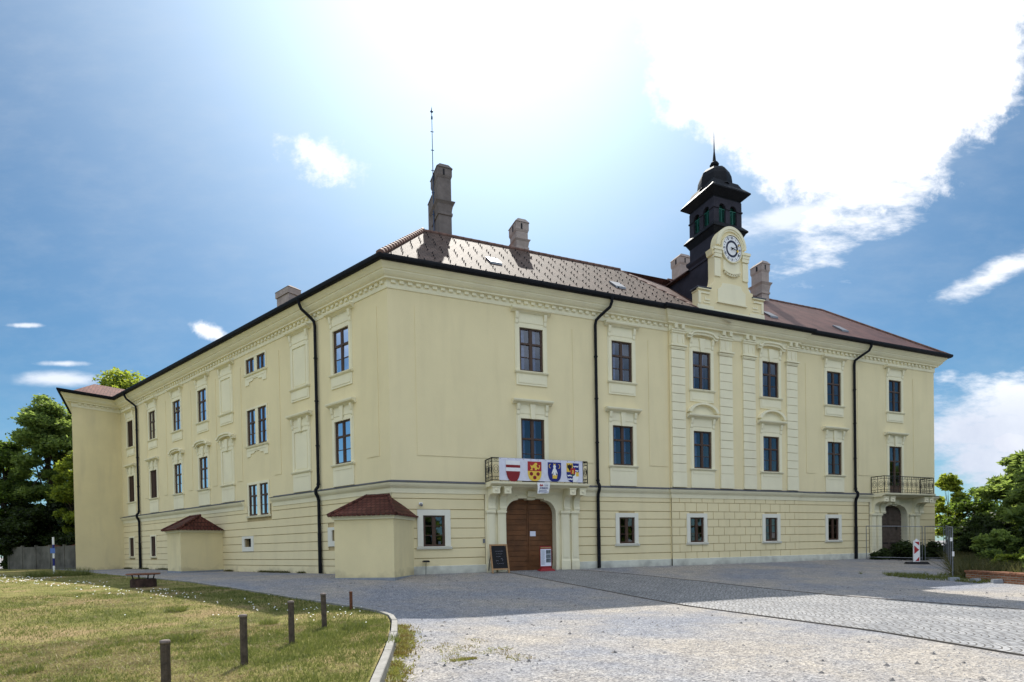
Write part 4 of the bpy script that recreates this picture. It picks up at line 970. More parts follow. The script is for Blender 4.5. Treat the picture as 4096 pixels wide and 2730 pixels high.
mb = MB(FR); disc(mb, cx+.36, DZ-.10, .055, .065, .19, .22, 12); disc(mb, cx+.45, DZ+.23, .04, .05, .20, .23, 12); mb.build('clock_hand', Mt['yellow'], clock_g)
# ---------------------------------------------------------------- clock tower
tx0, tx1, ty0, ty1 = 18.46, 20.50, .42, 2.46
mb = MB()
mb.box(tx0, tx1, ty0, 4.66, 13.6, 17.42)
for o_, z0, z1 in ((.06, 17.42, 17.55), (.16, 17.72, 17.86)): mb.box(tx0-o_, tx1+o_, ty0-o_*.3, ty1+o_, z0, z1)
mb.frustum((tx0-.06, tx1+.06, ty0, ty1+.06), 17.55, (tx0-.16, tx1+.16, ty0-.05, ty1+.16), 17.72)
mb.box(tx0, tx1, ty0, ty1, 17.86, 18.70)
body = mb.build('tower_body', Mt['cladding'], palace)
mb = MB()
mb.frustum((tx0-.25, tx1+.25, ty0-.25, ty1+.25), 18.98, (tx0-.25, tx1+.25, ty0-.25, ty1+.25), 19.05); mb.frustum((tx0-.25, tx1+.25, ty0-.25, ty1+.25), 19.05, (tx0+.0, tx1-.0, ty0, ty1), 19.36)
mb.frustum((tx0-.0, tx1+.0, ty0, ty1), 18.62, (tx0-.19, tx1+.19, ty0-.19, ty1+.19), 18.98)
mb.build('tower_skirt', Mt['dark'], body)
# louvred stage: four piers, arches
mb = MB(); z0, z1 = 19.36, 20.72
def face(T):   # local s 0..2.04, d outward
    W2 = 2.04; ops_ = [(.62, .50), (1.42, .50)]
    for a, b in ((.004, .37), (.87, 1.17), (1.67, W2-.004)): mb.box(a, b, -.16, 0, z0, z1-.002, T=T)
    for c_, w_ in ops_:
        pts = [(c_-w_/2, z1)]+[(c_-w_/2*math.cos(math.pi*k/10), 20.17+w_/2*1.05*math.sin(math.pi*k/10)) for k in range(11)]+[(c_+w_/2, z1)]
        for k in range(10):
            p, q = pts[k+1], pts[k+2]; mb.add([(p[0], -.16, p[1]), (q[0], -.16, q[1]), (q[0], -.16, z1), (p[0], -.16, z1), (p[0], 0, p[1]), (q[0], 0, q[1]), (q[0], 0, z1), (p[0], 0, z1)], [(0,1,2,3),(4,5,6,7),(0,1,5,4),(2,3,7,6)], T=T)
    for q_, (a, b) in enumerate(((-.04, .37), (.87, 1.17), (1.67, W2+.03))): mb.box(a, b, .001, .045, 20.12+.002*q_, 20.19+.002*q_, T=T)
    g.box(.05, W2-.05, -.30, -.28, z0, z1, T=T)
    for c_, w_ in ops_:
        g.box(c_-.02, c_+.02, -.12, -.08, z0, 20.15, T=T); g.box(c_-w_/2, c_+w_/2, -.13, -.08, 20.13, 20.18, T=T)
        for k in range(12):
            z = z0+.03+k*.062; g.side([(-.14, z+.03), (-.10, z), (-.10, z+.012), (-.14, z+.045)], c_-w_/2, c_+w_/2, T=T)
g = MB()
face(lambda s, d, z: (tx0+s, ty0-d, z)); face(lambda s, d, z: (tx0-d, ty1-s, z)); face(lambda s, d, z: (tx1+d, ty0+s, z)); face(lambda s, d, z: (tx1-s, ty1+d, z))
mb.build('belfry_stage', Mt['cladding'], body); g.build('louvre', Mt['green'], body)
mb = MB(); E_ = .36
mb.box(tx0+.02, tx1-.02, ty0+.02, ty1-.02, 20.66, 20.84)
mb.frustum((tx0+.0, tx1-.0, ty0+.0, ty1-.0), 20.80, (tx0-E_, tx1+E_, ty0-E_, ty1+E_), 21.10); mb.box(tx0-E_, tx1+E_, ty0-E_, ty1+E_, 21.10, 21.17)
mb.frustum((tx0-E_, tx1+E_, ty0-E_, ty1+E_), 21.17, (tx0-.02, tx1+.02, ty0-.02, ty1+.02), 21.55); mb.frustum((tx0-.02, tx1+.02, ty0-.02, ty1+.02), 21.55, (tx0+.12, tx1-.12, ty0+.12, ty1-.12), 21.85)
mb.build('tower_roof', Mt['dark'], body)
tcx, tcy = (tx0+tx1)/2, (ty0+ty1)/2; mb = MB()
mb.lathe([(1.06, 21.70), (.98, 21.82), (.97, 22.10), (.93, 22.40), (.82, 22.68), (.62, 22.90), (.36, 23.03), (.14, 23.08), (.10, 23.10), (.13, 23.18), (.24, 23.24), (.27, 23.33), (.22, 23.42), (.11, 23.50), (.10, 23.55), (.04, 24.1), (.015, 24.9), (.0, 25.6)], tcx, tcy, 8)
mb.build('tower_dome', Mt['dark'], body)
# little tiled roof behind the tower
mb = MB(); mb.quad((tx0-.25, ty1, 17.42), (tx0-.25, 4.75, 17.42), ((tx0+tx1)/2, 4.75, 18.05), ((tx0+tx1)/2, ty1, 18.05)); mb.quad((tx1+.25, ty1, 17.42), (tx1+.25, 4.75, 17.42), ((tx0+tx1)/2, 4.75, 18.05), ((tx0+tx1)/2, ty1, 18.05))
mb.quad((tx0-.25, ty1, 17.34), (tx0-.25, 4.75, 17.34), (tx0-.25, 4.75, 17.42), (tx0-.25, ty1, 17.42)); mb.quad((tx0-.25, ty1, 17.34), (tx0-.25, 4.75, 17.34), (tx0, 4.75, 17.34), (tx0, ty1, 17.34)); mb.quad((tx0-.25, 4.75, 17.34), (tx1+.25, 4.75, 17.34), ((tx0+tx1)/2, 4.75, 18.05))
mb.build('tower_side_roof', Mt['tiledark'], body, uvf=uv_slope)
mb = MB(); mb.frustum((tx0-.14, tx0-.06, .9, 2.6), 15.0, (tx0-.16, tx0-.08, .9, 2.6), 15.05); mb.v = [(a, b, c_+(b-2.6)*.72+.25) for a, b, c_ in mb.v]; mb.build('valley_flashing', Mt['white'], palace)
# ================================================================== the two small annexes
def hiproof(mb, c, z0, z1, inset, th=.07):
    """c: 4 corners (front-left, front-right, back-right, back-left); ridge runs parallel to the front"""
    c = [Vector(p) for p in c]; f = (c[1]-c[0]); L_ = f.length; f.normalize(); b = (c[2]-c[1]); D = b.length; b.normalize()
    r0 = c[0]+f*inset+b*(D*.55); r1 = c[1]-f*inset+b*(D*.55)
    mb.quad((*c[0], z0), (*c[1], z0), (*r1, z1), (*r0, z1)); mb.quad((*c[1], z0), (*c[2], z0), (*r1, z1)); mb.quad((*c[2], z0), (*c[3], z0), (*r0, z1), (*r1, z1)); mb.quad((*c[3], z0), (*c[0], z0), (*r0, z1))
    mb.quad(*[(*p, z0-.0) for p in c])
    return r0, r1
def annex(name, label, c, ztop, z1, ov, inset, ground):
    t = thing(name, label, 'annex', (c[0][0], c[0][1], ground), group='small annexes against the palace wall')
    mb = MB(); mb.flat(c, -.6, ztop); mb.build('wall', Mt['annex'], t)
    V_ = [Vector(p) for p in c]; ce = sum(V_, Vector((0, 0)))/4; f = (V_[1]-V_[0]).normalized(); b = (V_[2]-V_[1]).normalized()
    def off(o): return [tuple(V_[0]-f*o-b*o), tuple(V_[1]+f*o-b*o), tuple(V_[2]+f*o+b*o*0), tuple(V_[3]-f*o+b*o*0)]
    mb = MB(); mb.flat(off(.06), ztop-.16, ztop-.08); mb.flat(off(.10), ztop-.08, ztop+.0); mb.build('eaves_moulding', Mt['trim'], t)
    mb = MB(); r0, r1 = hiproof(mb, off(ov), ztop+.02, z1, inset); o = mb.build('roof', Mt['redtile'], t, uvf=uv_slope)
    k = MB(); q = off(ov); z0 = ztop+.02
    def run(A, B, n):
        A, B = Vector(A), Vector(B)
        for i in range(n):
            p = A.lerp(B, i/n); e = A.lerp(B, (i+1.15)/n); k.tube([tuple(p), tuple(e+Vector((0, 0, .02)))], [.085, .065], 8)
    run((*q[0], z0), (*r0, z1), 6); run((*q[1], z0), (*r1, z1), 6); run((*r0, z1), (*r1, z1), 3)
    for A, B in ((q[0], q[1]), (q[1], q[2]), (q[0], q[3])):   # tile ends at the eaves
        A, B = Vector(A), Vector(B); n = int((B-A).length/.2)
        for i in range(n): p = A.lerp(B, (i+.5)/n); k.box(p.x-.07, p.x+.07, p.y-.07, p.y+.07, z0-.045, z0+.02)
    k.build('ridge_tile', Mt['redtile'], o, uvf=uv_slope)
    mb = MB(); mb.flat(off(.03), -.6, ground+.10); mb.build('base_strip', Mt['block'], t)
    return t
d1 = Vector((.838, -.545)); d2 = Vector((.545, .838)); P2 = Vector((-.28, -1.88)); P1 = P2-d1*2.6
annex('corner_annex', 'low yellow annex with hipped red tile roof set diagonally at the palace corner', [tuple(P1), tuple(P2), tuple(P2+d2*2.7), tuple(P1+d2*2.7)], 2.55, 3.46, .17, .95, -.10)
cc = [FL(18.25, 2.35, 0)[:2], FL(16.0, 2.45, 0)[:2], FL(16.15, .0, 0)[:2], FL(18.25, .0, 0)[:2]]
annex('side_annex', 'low yellow annex with dark red tile roof under the far windows of the left front', cc, 2.52, 3.40, .22, .55, .0)
# ================================================================== things on and by the front
def fbox(n, lab, cat, boxes, m, T=FR, grp=None):
    mb = MB(T); [mb.box(*b) for b in boxes]; return tag(mb.build(n, m), lab, cat, grp)
# heraldic banner on the balcony
bt = thing('banner', 'long white banner with four coats of arms tied along the gate balcony railing', 'banner', FR(6.8, .93, 4.2))
mb = MB(FR); n = 60; b0, b1, zb, zt = 4.70, 9.0, 4.19, 5.21
for i in range(n):
    for j in range(6):
        def q(a, b): 
            x = b0+(b1-b0)*a/n; z = zb+(zt-zb)*b/6; return (x, .915+.008*math.sin(x*7+z*3)+.005*math.sin(x*19+z*11), z)
        mb.quad(q(i, j), q(i+1, j), q(i+1, j+1), q(i, j+1))
mb.build('cloth', Mt['banner'], bt, smooth=True, recalc=False)
mb = MB(FR)
for i in range(12): disc(mb, b0+.06+i*(b1-b0-.12)/11, 5.17, .015, .015, .93, .94, 6)
mb.build('eyelet', Mt['grey'], bt)
def shield_pts(c, w, h, top, pointed):
    pts = [(c-w/2, top), (c+w/2, top)]; n = 10
    for k in range(n+1):
        t = k/n
        if pointed: x = w/2*math.cos(t*math.pi/2)**.75; z = top-h*.42-h*.58*math.sin(t*math.pi/2)**1.15
        else: x = w/2*math.cos(t*math.pi/2)**.62; z = top-h*.52-h*.48*math.sin(t*math.pi/2)
        pts.append((c+x, z))
    for k in range(n-1, -1, -1):
        x, z = pts[2+k]; pts.append((2*c-x, z))
    return pts
def clip(poly, zlo, zhi):
    def cut(P, z, keep):
        out = []
        for i in range(len(P)):
            a, b = P[i], P[(i+1) % len(P)]; ia, ib = keep(a[1]), keep(b[1])
            if ia: out.append(a)
            if ia != ib: t = (z-a[1])/(b[1]-a[1]); out.append((a[0]+(b[0]-a[0])*t, z))
        return out
    return cut(cut(poly, zlo, lambda z: z >= zlo), zhi, lambda z: z <= zhi)
def cliph(poly, xlo, xhi):
    return [(x, z) for z, x in clip([(z, x) for x, z in poly], xlo, xhi)]
def shp(mi, poly, lay=0): M4.mi = mi; M4.prism(poly, .925+lay*.004, .934+lay*.004)
ARM = [Mt['white'], Mt['red'], Mt['yellow'], Mt['blue'], Mt['black'], Mt['green'], Mt['dred']]
sw, sh, tp = .70, .90, 5.09; cs = [5.38, 6.46, 7.49, 8.46]
# 1: white and red bars over a dark red point
M4 = MB(FR); P = shield_pts(cs[0], sw, sh+.06, tp, True)
shp(0, clip(P, tp-.19, tp)); shp(6, clip(P, tp-.32, tp-.19)); shp(0, clip(P, tp-.48, tp-.32)); shp(6, clip(P, tp-2, tp-.48)); M4.build('coat_of_arms', ARM, bt)
# 2: yellow lion on red over three red hexagons on yellow
M4 = MB(FR); c = cs[1]; P = shield_pts(c, sw, sh, tp, False); shp(1, clip(P, tp-.44, tp)); shp(2, clip(P, tp-2, tp-.44))
lion = [(-.24, -.40), (-.16, -.33), (-.20, -.22), (-.24, -.16), (-.14, -.20), (-.04, -.14), (.02, -.06), (.10, -.05), (.14, -.12), (.09, -.18), (.12, -.26), (.20, -.30), (.24, -.22), (.20, -.16), (.28, -.16), (.27, -.26), (.22, -.36), (.12, -.33), (.10, -.40), (.02, -.40), (.0, -.30), (-.08, -.28), (-.12, -.34), (-.10, -.41)]
shp(2, [(c+x, tp+z) for x, z in lion], 1)
for dx, dz in ((-.17, -.57), (.17, -.57), (0, -.74)): shp(6, [(c+dx+.095*math.cos(k*math.pi/3+.5), tp+dz+.095*math.sin(k*math.pi/3+.5)) for k in range(6)], 1)
M4.build('coat_of_arms', ARM, bt)
# 3: white figure rising from a gold crown between two gold crescents, on blue
M4 = MB(FR); c = cs[2]; P = shield_pts(c, sw, sh, tp, False); shp(3, P)
fig = [(-.07, -.62), (-.06, -.44), (-.13, -.56), (-.15, -.50), (-.09, -.34), (-.05, -.28), (-.07, -.16), (0, -.10), (.07, -.16), (.05, -.28), (.09, -.34), (.15, -.50), (.13, -.56), (.06, -.44), (.07, -.62)]
shp(0, [(c+x, tp+z) for x, z in fig], 1); shp(2, [(c-.11, tp-.62), (c-.14, tp-.56), (c-.04, tp-.63), (c, tp-.56), (c+.04, tp-.63), (c+.14, tp-.56), (c+.11, tp-.76), (c-.11, tp-.76)], 2)
shp(2, [(c-.05, tp-.11), (c-.06, tp-.05), (c, tp-.08), (c+.06, tp-.05), (c+.05, tp-.11)], 2)
for sg in (-1, 1):
    cr = [(sg*(.22+.075*math.cos(a)), -.18+.10*math.sin(a)) for a in np.linspace(-1.9, 1.9, 9)]+[(sg*(.245+.05*math.cos(a))-sg*.03, -.18+.085*math.sin(a)) for a in np.linspace(1.8, -1.8, 9)]
    shp(2, [(c+x, tp+z) for x, z in cr], 1)
M4.build('coat_of_arms', ARM, bt)
# 4: quartered shield with small red inner shield
M4 = MB(FR); c = cs[3]; P = shield_pts(c, sw*.95, sh, tp, False)
shp(2, cliph(clip(P, tp-.42, tp), c-1, c)); shp(3, cliph(clip(P, tp-.42, tp), c, c+1)); shp(3, cliph(clip(P, tp-2, tp-.42), c-1, c)); shp(0, cliph(clip(P, tp-2, tp-.42), c, c+1)); shp(2, [(c+.17, tp-.42), (c+.32, tp-.42), (c+.32, tp-.62), (c+.17, tp-.62)], 1)
shp(4, [(c-.17, tp-.04), (c-.13, tp-.10), (c-.05, tp-.05), (c-.04, tp-.20), (c-.12, tp-.28), (c-.17, tp-.40), (c-.22, tp-.28), (c-.30, tp-.20), (c-.29, tp-.05), (c-.21, tp-.10)], 1)
for x0, z0 in ((c+.04, tp-.11), (c+.04, tp-.31), (c-.29, tp-.55), (c-.27, tp-.72)):
    for k in range(4): a, b = x0+.065*k, x0+.065*(k+1); u = .03 if k % 2 else 0; v = 0 if k % 2 else .03; shp(0, [(a, z0-u), (b, z0-v), (b, z0-v-.055), (a, z0-u-.055)], 1)
q = shield_pts(c, .26, .36, tp-.24, False); shp(1, clip(q, tp-.52, tp), 2); shp(5, clip(q, tp-2, tp-.52), 2)
shp(2, [(c-.06, tp-.48), (c-.02, tp-.40), (c-.05, tp-.34), (c+.02, tp-.32), (c+.05, tp-.38), (c+.02, tp-.42), (c+.05, tp-.49)], 3)
M4.build('coat_of_arms', ARM, bt)
# small hanging notice under the balcony
nt_ = thing('hanging_notice', 'small white printed sheet hanging crooked below the gate balcony', 'notice', FR(6.85, .99, 3.9))
mb = MB(FR)
def nq(a, b): x = 6.54+.60*a+.02*math.sin(b*3)+.05*b*a; z = 3.60+.52*b+.03*a; return (x, 1.0+.02*math.sin(a*5+b*3), z)
for i in range(8):
    for j in range(6): mb.quad(nq(i/8, j/6), nq((i+1)/8, j/6), nq((i+1)/8, (j+1)/6), nq(i/8, (j+1)/6))
mb.build('sheet', Mt['white'], nt_, recalc=False, smooth=True)
def text(s, x, z, size, m, d, T=FR, parent=None, name='lettering', w=None):
    cu = bpy.data.curves.new(name, 'FONT'); cu.body = s; cu.size = size; cu.extrude = .002; cu.offset = .004*size/.1
    ob = bpy.data.objects.new(name, cu); S.collection.objects.link(ob); dg = bpy.context.evaluated_depsgraph_get(); me = bpy.data.meshes.new_from_object(ob.evaluated_get(dg)); bpy.data.objects.remove(ob)
    xs_ = [v.co.x for v in me.vertices]; k = (w/(max(xs_)-min(xs_))) if w else 1
    for v in me.vertices: v.co = Vector(T(x+v.co.x*k, d+v.co.z, z+v.co.y))
    me.materials.clear(); me.materials.append(m); o = bpy.data.objects.new(name, me); S.collection.objects.link(o)
    if parent: o.parent = parent; o.matrix_parent_inverse = parent.matrix_world.inverted()
    return o
text('XI ROKOV', 6.66, 3.835, .09, Mt['blue'], 1.03, parent=nt_, w=.44)
mb = MB(FR)
for x0, x1, z0, z1 in ((6.62, 7.02, 3.75, 3.775), (6.60, 7.10, 3.67, 3.70), (6.90, 7.10, 4.02, 4.03), (6.90, 7.08, 3.99, 4.0), (6.90, 7.09, 3.96, 3.97)): 
    k = x0
    while k < x1-.01: e = min(x1, k+random.uniform(.02, .05)); mb.box(k, e, 1.028, 1.032, z0, z1); k = e+.012
mb.build('fine_print', Mt['blue'], nt_); mb = MB(FR); mb.prism([(6.66, 3.96), (6.70, 4.06), (6.75, 4.0), (6.80, 4.05), (6.85, 3.96)], 1.028, 1.034); mb.build('emblem', Mt['red'], nt_)
# paper pinned on the gate
g0 = fbox('paper_notice', 'small white sheet of paper pinned to the wooden gate', 'notice', [(6.72, 7.02, -.315, -.31, 1.66, 1.90)], Mt['paper'])
# chalkboard
ct = thing('chalkboard', 'tall black chalkboard easel in pale wood frame left of the gate', 'chalkboard', FR(4.78, .6, 0))
def lean(T, d0, k): return lambda s, d, z: T(s, d0-k*z+d, z)
TLn = lean(lambda s, d, z: FR(s+.06*(1.3-z)*.5, d, z-.03), .72, .16)
mb = MB(TLn)
mb.box(4.30, 4.37, -.02, .03, 0, 1.32); mb.box(5.10, 5.17, -.02, .03, 0, 1.32); mb.box(4.37, 5.10, -.02, .03, 1.25, 1.32); mb.box(4.37, 5.10, -.02, .03, .14, .21); mb.build('frame', Mt['orangewood'], ct)
mb = MB(TLn); mb.box(4.37, 5.10, -.012, .008, .21, 1.25); bo = mb.build('board', Mt['black'], ct)
mb = MB(TLn)
for z, a, b in ((.98, 4.56, 4.92), (.86, 4.60, 4.86), (.74, 4.58, 4.80), (.55, 4.55, 4.68), (.42, 4.60, 4.92)):
    x = a
    while x < b: 
        mb.tube([(x, .012, z), (x+.02, .012, z+random.uniform(.02, .05)), (x+.035, .012, z+random.uniform(-.01, .02))], .004, 4); x += .05
mb.tube([(4.84+.05*math.cos(t), .012, .60+.06*math.sin(t)) for t in np.linspace(-1, 2.6, 8)], .005, 4)
mb.build('chalk_writing', mat('chalk', (.30, .30, .36), .9), bo)
mb = MB(FR); 
for x in (4.40, 5.06): mb.tube([(x, .54, 1.2), (x-.02, .12, .0)], .022, 6)
mb.build('rear_leg', Mt['post'], ct)
# poster stand
pt = thing('poster_stand', 'dark red poster stand holding an information sheet right of the chalkboard', 'poster stand', FR(7.2, .4, 0))
mb = MB(FR); mb.frustum((6.80, 7.62, .18, .62), -.05, (6.84, 7.58, .22, .58), .04); mb.frustum((6.84, 7.58, .22, .58), .04, (7.0, 7.42, .36, .46), .13); mb.build('base', Mt['dred'], pt)
mb = MB(FR); mb.box(6.90, 7.50, .38, .42, .13, 1.17); mb.build('panel', Mt['dred'], pt)
mb = MB(FR); mb.box(6.925, 7.475, .42, .425, .21, 1.02); sh_ = mb.build('sheet', Mt['paper'], pt)
mb = MB(FR); mb.box(6.93, 7.47, .42, .425, 1.06, 1.12); mb.build('top_strip', Mt['orangewood'], pt)
for z in (.38, .58, .79): mb = MB(FR); mb.box(7.21, 7.46, .426, .43, z, z+.185); mb.build('photo_print', Mt['photo'], sh_)
mb = MB(FR); z = .96
while z > .26: mb.box(6.95, 7.17-random.random()*.05, .426, .429, z, z+.010); z -= .032
mb.build('fine_print', Mt['block'], sh_)
# wall bits
ca = thing('security_camera', 'tiny white dome camera on the wall above the barred ground window', 'camera', FR(1.28, 0, 3.1)); mb = MB(FR); mb.box(1.20, 1.36, 0, .06, 3.10, 3.20); mb.build('bracket', Mt['white'], ca); mb = MB(FR); mb.tube([(1.28, .06, 3.13), (1.28, .16, 3.08), (1.28, .22, 3.05)], [.05, .06, .045], 10); mb.build('dome', Mt['grey'], ca)
fbox('doorbell', 'small grey doorbell box with black button beside the gate portal', 'doorbell', [(4.18, 4.27, 0, .04, 1.36, 1.55), (4.20, 4.25, .04, .055, 1.46, 1.51)], Mt['grey'])
tl = thing('low_path_lamp', 'short thin garden lamp with flat black head by the plinth', 'lamp', FR(1.42, .22, 0)); mb = MB(FR); mb.tube([(1.40, .22, -.1), (1.42, .22, .56)], .012, 6); mb.build('stem', Mt['iron'], tl); mb = MB(FR); mb.box(1.28, 1.57, .12, .32, .54, .60); mb.box(1.31, 1.54, .14, .30, .60, .625); mb.build('lamp_head', Mt['iron'], tl)
st = fbox('window_sticker', 'small white sticker low on the panes of the ground window by the annex', 'sticker', [(2.10, 2.22, -.165, -.16, 1.33, 1.47)], Mt['white'])
fbox('window_sticker', 'small yellow sticker above the white one on the ground window', 'sticker', [(2.06, 2.20, -.165, -.16, 1.56, 1.62)], Mt['yellow'])
# ================================================================== ground things
def post(x, y, h, r, label, rust=False, lean_=(0, 0)):
    z = float(lawn_z(x, y)); t = thing('wooden_post', label, 'post', (x, y, z), 'short posts along the lawn edge')
    mb = MB(); n = 12; tilt = lean_
    mb.tube([(x, y, z-.2), (x+tilt[0]*.3, y+tilt[1]*.3, z+h*.3), (x+tilt[0], y+tilt[1], z+h-.02)], [r*.92, r, r*.96], n)
    for k in range(7):
        a = k*.9; mb.tube([(x+r*.97*math.cos(a), y+r*.97*math.sin(a), z), (x+tilt[0]+r*.97*math.cos(a), y+tilt[1]+r*.97*math.sin(a), z+h-.03)], .004, 4)
    mb.build('shaft', Mt['rust'] if rust else Mt['post'], t, smooth=False)
    mb = MB(); mb.lathe([(r*1.12, z+h-.035), (r*1.16, z+h-.02), (r*1.1, z+h), (r*.6, z+h+.006), (0, z+h+.008)], x+tilt[0], y+tilt[1], n); mb.build('cap', Mt['postcap'] if not rust else Mt['rust'], t, smooth=True)
    return t
post(-5.72, -17.35, .58, .048, 'weathered grey post cut by the bottom edge of the picture, left of the tall one', lean_=(.0, 0))
post(-4.98, -16.3, .69, .046, 'tall dark grey post with flat cap, next after the one cut by the bottom edge')
post(-4.36, -14.96, .70, .045, 'dark grey post at mid row, its shadow pointing to the tall one')
post(-3.76, -13.5, .66, .047, 'reddish grey post between the middle post and the thin rusty one', lean_=(-.01, 0))
post(-3.0, -11.07, .44, .034, 'thin short rusty post at the tip of the lawn', rust=True)
post(-6.33, -19.33, .60, .048, 'stump whose flat top just peeks over the lower left corner')
# post on far left bottom corner (only its top shows in the frame's corner)
post(-7.47, -17.15, .36, .058, 'stubby post whose top peeks in at the lower left corner') if False else None
# covered well
x0, y0 = -8.99, -1.56; z0 = float(lawn_z(x0, y0))
t = thing('covered_well', 'round brick well stub with a raised flat metal lid on the lawn', 'well', (x0, y0, z0))
mb = MB(); mb.lathe([(.40, z0-.2), (.40, z0+.26), (.36, z0+.30), (.30, z0+.30)], x0, y0, 18); mb.build('shaft', mat('sooty_brick', (.05, .028, .022), .9, .5, 7, .6, 20), t)
mb = MB(); mb.lathe([(.0, z0+.44), (.50, z0+.44), (.53, z0+.46), (.50, z0+.49), (.0, z0+.50)], x0, y0, 20); mb.build('lid', Mt['rust'], t)
mb = MB()
for k in range(4): a = k*math.pi/2+.6; mb.tube([(x0+.32*math.cos(a), y0+.32*math.sin(a), z0+.28), (x0+.36*math.cos(a), y0+.36*math.sin(a), z0+.45)], .022, 6)
mb.build('lid_support', Mt['iron'], t)
# striped pole
x0, y0 = -17.9, 19.4; t = thing('striped_pole', 'thin white and blue banded pole on the lawn before the concrete wall', 'pole', (x0, y0, 0))
mb = MB(); zz = [0, .50, .98, 1.45, 1.85, 2.32]
for k in range(5): mb.mi = k % 2; mb.tube([(x0, y0, zz[k]), (x0, y0, zz[k+1])], .055, 10)
mb.build('shaft', [Mt['white'], Mt['blue']], t); mb = MB(); mb.box(x0-.15, x0+.10, y0-.075, y0-.06, 1.30, 1.62); mb.build('trail_plate', mat('light_blue', (.10, .18, .45), .6), t)
# concrete wall at the far left
A, B = Vector((-26.9, 38.5)), Vector((-20.2, 32.6))
t = thing('concrete_wall', 'stained dark concrete garden wall beyond the lawn left of the palace', 'wall', (A.x, A.y, 0))
dv = (B-A).normalized(); nn = Vector((dv.y, -dv.x)); Tc = lambda s, d, z: (A.x+dv.x*s+nn.x*d, A.y+dv.y*s+nn.y*d, z)
for k in range(5):
    mb = MB(Tc); a = k*1.8; mb.box(a+.02, a+1.76, -.06, .06, -.2, 1.98-.05*(k % 2)); mb.build('panel', Mt['concrete'], t)
mb = MB(Tc); 
for k in range(6): mb.box(k*1.8-.08, k*1.8+.08, -.10, .10, -.2, 2.08)
mb.build('upright', Mt['concrete'], t)
t = thing('lean_to_roof', 'low rusty brown shed roof just above the concrete wall', 'shed', (-23, 38, 0)); mb = MB(); mb.quad((-24.2, 37.8, 2.0), (-21.4, 35.6, 2.0), (-20.6, 37.4, 2.55), (-22.6, 39.0, 2.55)); mb.quad((-24.2, 37.8, 1.9), (-21.4, 35.6, 1.9), (-21.4, 35.6, 2.0), (-24.2, 37.8, 2.0)); mb.build('roof', Mt['rust'], t, recalc=False)
mb = MB(); mb.flat([(-24.0, 37.9), (-21.4, 35.9), (-20.8, 37.4), (-22.7, 38.8)], -.1, 1.95); mb.build('wall', Mt['concrete'], t)
# traffic marker
x0, y0 = 29.0, -3.75; z0 = float(gz(x0, y0)); t = thing('traffic_marker', 'red and white slanted-stripe marker board on black rubber foot', 'traffic marker', (x0, y0, z0))
wv = Vector((math.cos(YAW+.15), -math.sin(YAW+.15))); Tm = lambda s, d, z: (x0+wv.x*s+wv.y*d, y0+wv.y*s-wv.x*d, z0+z)
mb = MB(Tm); mb.frustum((-.62, .62, -.22, .22), -.02, (-.50, .50, -.16, .16), .13); mb.build('foot', Mt['black'], t)
mb = MB(Tm); mb.box(-.17, .17, -.03, .03, .13, 1.30); mb.box(-.13, .13, -.025, .025, 1.30, 1.36); mb.box(-.05, .05, -.02, .02, 1.36, 1.44); pn = mb.build('board', Mt['white'], t)
mb = MB(Tm)
for sd in (.031, -.034):
    for k, (a, b) in enumerate(((1.16, 1.30), (.62, .94), (.16, .42))):
        if k == 0: poly = [(-.12, b-.03), (.13, b-.03), (.13, a-.10)]
        elif k == 1: poly = [(-.13, a-.05), (.13, (a+b)/2+.03), (-.13, b+.12)]
        else: poly = [(-.08, a), (.13, a+.02), (.13, b)]
        mb.prism(poly, sd, sd+.003)
mb.build('stripe', Mt['red'], pn)
# mobile fence panels
def fence(A, B, label, m='grey', h=2.05, feet=True, z=None):
    A, B = Vector(A), Vector(B); L_ = (B-A).length; d = (B-A)/L_; n = Vector((d.y, -d.x)); zA = float(gz(*A))+.05; zB = float(gz(*B))+.05
    t = thing('fence_panel', label, 'fence', (A.x, A.y, zA), 'mobile site fence panels')
    T = lambda s, dd, z: (A.x+d.x*s+n.x*dd, A.y+d.y*s+n.y*dd, zA+(zB-zA)*s/L_+z)
    mb = MB(T); r = .021; mb.tube([(.05, 0, 0), (.05, 0, h)], r, 8); mb.tube([(L_-.05, 0, 0), (L_-.05, 0, h)], r, 8); mb.tube([(.05, 0, h), (L_-.05, 0, h)], r, 8); mb.tube([(.05, 0, .12), (L_-.05, 0, .12)], r, 8); mb.build('frame', Mt[m], t)
    mb = MB(T); nx = int(L_/.22)
    for k in range(1, nx): x = .05+(L_-.1)*k/nx; mb.tube([(x, 0, .12), (x, 0, h)], .0014, 4, cap=False)
    for k in range(1, 9): zz = .12+(h-.12)*k/9; mb.tube([(.05, 0, zz), (L_-.05, 0, zz)], .0018, 4, cap=False)
    mb.build('wire_mesh', Mt['iron'], t)
    return t
fence((29.25, -.55), (31.95, -2.3), 'site fence panel standing before the far gate, next to the downpipe')
fence((32.0, -2.35), (33.75, -2.45), 'short site fence panel closing the gap right of the far gate')
Pa, Pb = Vector((33.8, -2.5)), Vector((21.55, -9.87))
for k, lb in enumerate(('farthest panel of the fence run turned away from the palace end', 'second panel from the palace in the fence run seen edge-on', 'third panel of the edge-on fence run, wires sagging', 'nearest panel of the edge-on fence run, ending by the concrete blocks')):
    a = Pa.lerp(Pb, k/4); b = Pa.lerp(Pb, (k+1)/4-.006); fence(a, b, lb, h=2.12)
fence((37.2, -3.9), (39.6, -5.2), 'bluish fence panel half hidden in the bushes at right', 'bluemetal', 2.3)
fbox('cable_tag', 'white plastic tag dangling on the near fence pole', 'tag', [(21.42, 21.52, 9.92, 9.95, .42, .62)], Mt['white'])
fbox('cable_tag', 'small white plate clipped high on the near fence pole', 'tag', [(21.50, 21.62, 9.80, 9.83, 1.05, 1.20)], Mt['white'])
